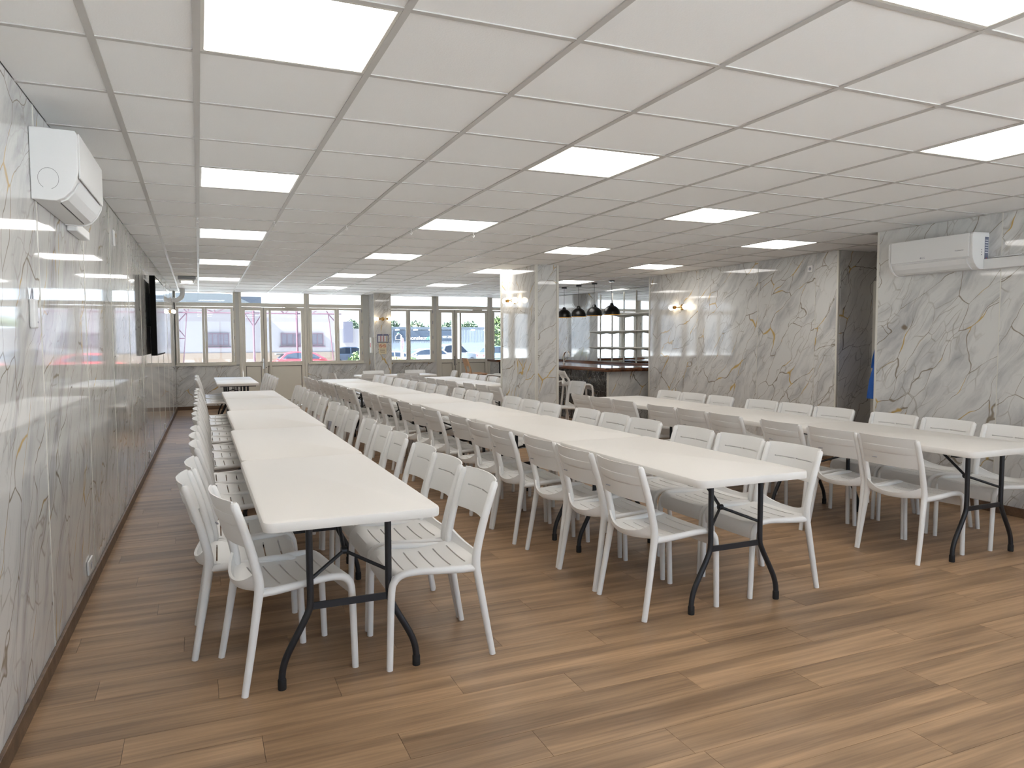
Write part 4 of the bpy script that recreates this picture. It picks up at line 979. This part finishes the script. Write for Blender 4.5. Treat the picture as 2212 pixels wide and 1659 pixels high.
# cars
def car(label, loc, rz, paint, L_=4.1, H_=1.45, W_=1.75, boxy=False):
    t = empty('car', loc, rz, label, 'car')
    if not boxy: low = [(-L_/2,.30),(-L_/2+.03,.62),(-L_/2+.12,.90),(-L_/2+.45,.98),(L_*.20,.93),(L_*.38,.84),(L_/2-.06,.66),(L_/2,.42),(L_/2-.02,.26),(-L_/2+.02,.24)]
    else: low = [(-L_/2,.30),(-L_/2,1.0),(-L_/2+.1,1.05),(L_*.30,1.02),(L_/2-.1,.86),(L_/2,.50),(L_/2,.26),(-L_/2,.24)]
    n = len(low); vs = []; fs = []
    for y, s in ((-W_/2,.94),(-W_/2+.08,1),(W_/2-.08,1),(W_/2,.94)):
        vs += [(x*(1 if s == 1 else .985), y, .25+(z-.25)*s) for x, z in low]
    for k in range(3):
        for i in range(n): fs.append((k*n+i, k*n+(i+1)%n, (k+1)*n+(i+1)%n, (k+1)*n+i))
    fs += [tuple(range(n)), tuple(3*n+i for i in range(n-1,-1,-1))]
    MB().add(vs, fs).build('body', paint, t, True, bevel=.02)
    cab = [(-L_*.44,.95),(-L_*.33,H_-.10),(-L_*.20,H_),(L_*.02,H_-.01),(L_*.12,H_-.10),(L_*.30,.92)]
    def cabm(sh, e): 
        v = []
        for y, s in ((-W_/2+.07,0),(-W_/2+.20,1),(W_/2-.20,1),(W_/2-.07,0)):
            v.append(y)
        return v
    n = len(cab); vs = []
    for side in (-1, 1):
        for x, z in cab:
            ins = .03+.17*max(0, (z-.92)/(H_-.92)); vs.append((x, side*(W_/2-ins), z))
    fs = [tuple(range(n)), tuple(n+i for i in range(n-1,-1,-1))]+[(i, (i+1)%n, n+(i+1)%n, n+i) for i in range(n)]
    MB().add(vs, fs).build('cabin', paint, t, True, bevel=.03)
    g = [(-L_*.385,1.0),(-L_*.31,H_-.17),(-L_*.19,H_-.08),(L_*.01,H_-.09),(L_*.09,H_-.16),(L_*.235,.97)]
    for side in (-1, 1):
        for a, b in (((0,1,2),(0,)),((3,4,5),(0,))):
            pts = [g[i] for i in a]; mid = [( -L_*.10,H_-.075),(-L_*.10,.99)] if a[0] == 0 else [(-L_*.08,.98),(-L_*.08,H_-.075)]
            poly = pts+mid if a[0] == 0 else [mid[0], mid[1]]+pts
            v = []
            for off in (.012, -.01):
                for x, z in poly:
                    ins = .03+.17*max(0, (z-.92)/(H_-.92)); v.append((x, side*(W_/2-ins+off), z))
            k = len(poly); MB().add(v, [tuple(range(k)), tuple(range(2*k-1,k-1,-1))]+[(i,(i+1)%k,k+(i+1)%k,k+i) for i in range(k)]).build('side_window', CGL, t)
    for a, b, nm in ((0,1,'rear_window'),(4,5,'windscreen')):
        (xa, za), (xb, zb) = cab[a], cab[b]; dx, dz = zb-za, -(xb-xa); l = math.hypot(dx, dz); ox, oz = dx/l*.012, dz/l*.012
        if nm == 'rear_window': ox, oz = -abs(ox), abs(oz)
        else: ox, oz = abs(ox), abs(oz)
        def P(tt, s): x = xa+(xb-xa)*tt; z = za+(zb-za)*tt; return (x+ox, s*(W_/2-.03-.17*max(0,(z-.92)/(H_-.92))-.08), z+oz)
        q = [P(.12,-1), P(.12,1), P(.9,1), P(.9,-1)]; q2 = [(x-2*ox, y, z-2*oz) for x, y, z in q]
        MB().add(q+q2, [(0,1,2,3),(7,6,5,4),(0,4,5,1),(1,5,6,2),(2,6,7,3),(3,7,4,0)]).build(nm, CGL, t)
    for x in (-L_*.31, L_*.31):
        for side in (-1, 1):
            MB().lathe([(.20,-.10),(.30,-.10),(.31,-.06),(.31,.06),(.30,.10),(.20,.10)], 20, (x, side*(W_/2-.10), .31), 'y').build('wheel', TYRE, t, True)
    for side in (-1, 1):
        MB().box(L_/2-.10, L_/2-.01, side*.55-.14, side*.55+.14, .58, .70).build('headlight', WHITE, t, bevel=.02)
        MB().box(-L_/2-.01, -L_/2+.06, side*.62-.10, side*.62+.10, .66, .84).build('tail_light', RED, t, bevel=.02)
        MB().box(L_*.17, L_*.17+.12, side*(W_/2+.02)-.05, side*(W_/2+.02)+.05, .94, 1.04).build('door_mirror', paint, t, bevel=.02)
    if paint is CARR: MB().box(-L_*.47, -L_*.36, -.6, .6, H_-.20, H_-.12).build('spoiler', TYRE, t, bevel=.02)
    return t
def at(px, Y):
    t = (px-1106)/1574.6; d = fw+rt*t; return CAM.x+d.x*(Y-CAM.y)/d.y
car('red hatchback car parked in front of the pale factory wall', (at(663,46), 46, GZ), 0, CARR)
car('silver white car seen through the third window behind the hedge', (at(915,55), 55, GZ), PI, CARW, 4.6, 1.45)
car('white car parked behind the left part of the third window', (at(858,49), 49, GZ), 0, CARW, 4.0, 1.36)
car('white car with raised bonnet edge seen through the second door', (at(982,60), 60, GZ), .2, CARW, 4.2, 1.75, 1.8, True)
car('pale blue car seen at the right edge of the second glass door', (at(1082,58), 58, GZ), .1, CARB, 4.2, 1.6)
car('grey blue van beside the factory corner seen in the second window', (at(766,60), 60, GZ), 0, CARG, 4.8, 1.6, 1.9, True)
# store shed with sign
sh = empty('store_building', (at(850,82), 82, GZ), 0, 'long grey clad shed with a dark fascia sign beyond the car park', 'building')
WS = at(1060,82)-at(850,82)
MB().box(-1.5, WS+14, 0, 20, 0, 3.65).build('wall', CLAD, sh)
cr = MB()
for k in range(150): cr.box(-1.5+k*.2, -1.42+k*.2, -.05, 0, 1.8, 3.4)
cr.build('cladding_ribs', CLAD, sh)
MB().box(-1.7, WS+14.2, -.2, .2, 3.42, 3.7).build('roof_edge', ROOFM, sh)
sx0 = at(852,82)-at(850,82); sx1 = at(978,82)-at(850,82)
MB().box(sx0, sx1, -.22, -.10, 2.0, 3.26).build('fascia_sign', SIGNB, sh)
text_part('monsieur', .66, WHITE, sh, (at(879,82)-at(850,82), -.235, 2.38), (PI/2,0,0), 'sign_lettering', .01, 'LEFT')
text_part('store', .66, GREENT, sh, (at(921,82)-at(850,82), -.235, 2.38), (PI/2,0,0), 'sign_lettering', .01, 'LEFT')
text_part('- Stores - Volets -\n- Portes - Portails -', .17, WHITE, sh, (at(955,82)-at(850,82), -.235, 2.5), (PI/2,0,0), 'small_lettering', .01, 'LEFT')
hs = at(862,82)-at(850,82)
MB().tube([(hs+.15,-.24,2.18),(hs-.38,-.24,2.18),(hs-.38,-.24,2.62),(hs,-.24,2.92),(hs+.38,-.24,2.62)], .035, 6).build('house_logo', WHITE, sh)
MB().tube([(hs-.22,-.24,2.92),(hs+.02,-.24,3.08)], .035, 6).build('logo_tick', GREENT, sh)
for k, px in enumerate((858, 897, 930, 1020, 1048)): MB().box(at(px,82)-at(850,82)-.2, at(px,82)-at(850,82)+.2, -.6, 0, 3.28, 3.40).build('flood_lamp', WHITE, sh)
# white building beyond, with dark window
wb = empty('white_building', (at(745,74), 74, GZ), 0, 'white building with a tall dark window behind the factory corner', 'building')
MB().box(-.6, at(836,74)-at(745,74), 0, 6, 0, 3.35).build('wall', RENDERW, wb); MB().box(-.1, .9, -.1, 0, 1.9, 4.1).build('window', WINM, wb)
# road sign
rs = empty('road_sign', (at(868,22), 22, GZ), 0, 'round red and blue no-parking road sign on a post outside the third window', 'sign')
MB().tube([(0,0,0),(0,0,2.3)], .03, 10).build('post', CHROME, rs)
sg_ = MB().lathe([(.225,0),(.225,.02)], 28, (0,-.05,2.02), 'y').build('disc_rim', WHITE, rs); sg2 = MB().lathe([(.205,-.005),(.205,0)], 28, (0,-.05,2.02), 'y').build('red_disc', RED, rs)
MB().lathe([(.15,-.009),(.15,-.005)], 28, (0,-.05,2.02), 'y').build('blue_disc', mat('sign_blue', (.03,.12,.6), .5), rs)
for a in (PI/4, -PI/4): 
    o = MB().box(-.16,.16,-.062,-.0595,-.014,.014).build('cross_bar', RED, rs, loc=(0,0,2.02)); o.rotation_euler = (0,a,0)
MB().box(-.14, .14, -.055, -.045, 1.50, 1.70).build('supplement_plate', WHITE, rs)
rs.rotation_euler.z = 1.1
# lamp post seen through the door
lp = empty('lamp_post', (at(992,24), 24, GZ), 0, 'grey metal lamp post outside the second glass door', 'post'); MB().tube([(0,0,0),(0,0,6)], .07, 12).build('pole', CHROME, lp, True); MB().tube([(0,0,6),(.8,0,6.1)], .05, 8).build('lamp_arm', CHROME, lp, True)
# foliage
def leaves(n, fn, size, mt, name, parent, seed):
    rnd = random.Random(seed); vs = []; fs = []
    for k in range(n):
        p = Vector(fn(rnd)); a = Vector((rnd.gauss(0,1), rnd.gauss(0,1), rnd.gauss(0,1))).normalized(); b = a.orthogonal().normalized(); s = size*rnd.uniform(.6,1.3)
        i = len(vs); vs += [p-a*s, p+b*s*.5, p+a*s, p-b*s*.5]; fs.append((i,i+1,i+2,i+3))
    return tag(MB().add(vs, fs).build(name, mt, parent), kind='stuff')
def bush(x, y, w_, h_, label, mt=LEAF, n=2200, size=.06, z=GZ, d=.8, seed=1, cat='bush', nm='hedge_bush', g=None):
    t = empty(nm, (x, y, z), 0, label, cat, g)
    def fn(r):
        a = r.uniform(0, 2*PI); e = math.acos(r.uniform(-.2,1)); rr = r.uniform(.75,1.05)
        return (w_/2*rr*math.sin(e)*math.cos(a), d/2*rr*math.sin(e)*math.sin(a), h_*(.35+.65*rr*math.cos(e)) if math.cos(e) > -.1 else h_*.3)
    leaves(n, fn, size, mt, 'foliage', t, seed)
    MB().tube([(0,0,0),(0,0,h_*.5)], .04, 6).tube([(0,0,h_*.3),(w_*.25,0,h_*.7)], .025, 6).tube([(0,0,h_*.3),(-w_*.25,0,h_*.7)], .025, 6).build('stem', BARK, t)
HG = 'planted bushes outside the windows'
bush(at(772,18.5), 18.5, 1.0, 1.78, 'leafy green bush outside the second window', seed=3, size=.05, g=HG)
bush(at(852,19), 19, 1.3, 1.62, 'yellow-green bush outside the third window, left one', mat('hedge_leaf_y', (.16,.145,.035), .8), seed=4, size=.05, g=HG)
bush(at(889,19.8), 19.8, .9, 1.58, 'green bush outside the third window, right one', seed=5, size=.05, g=HG)
for k in range(8):
    px = 768+k*42; Y = 150; s = random.Random(k)
    bush(at(px, Y), Y+s.uniform(-3,3), 5.4, 6.15+s.uniform(-.3,.35), f'distant green tree behind the shed, {O[k]} from the left', LEAFD, 700, .45, GZ, 5, 20+k, 'tree', 'distant_tree', 'line of trees behind the shed')
bush(at(1082,70), 70, 2.4, 4.5, 'tall reed-like green shrub right of the shed', LEAF, 1500, .35, GZ, 3, 50, 'tree', 'tall_shrub')
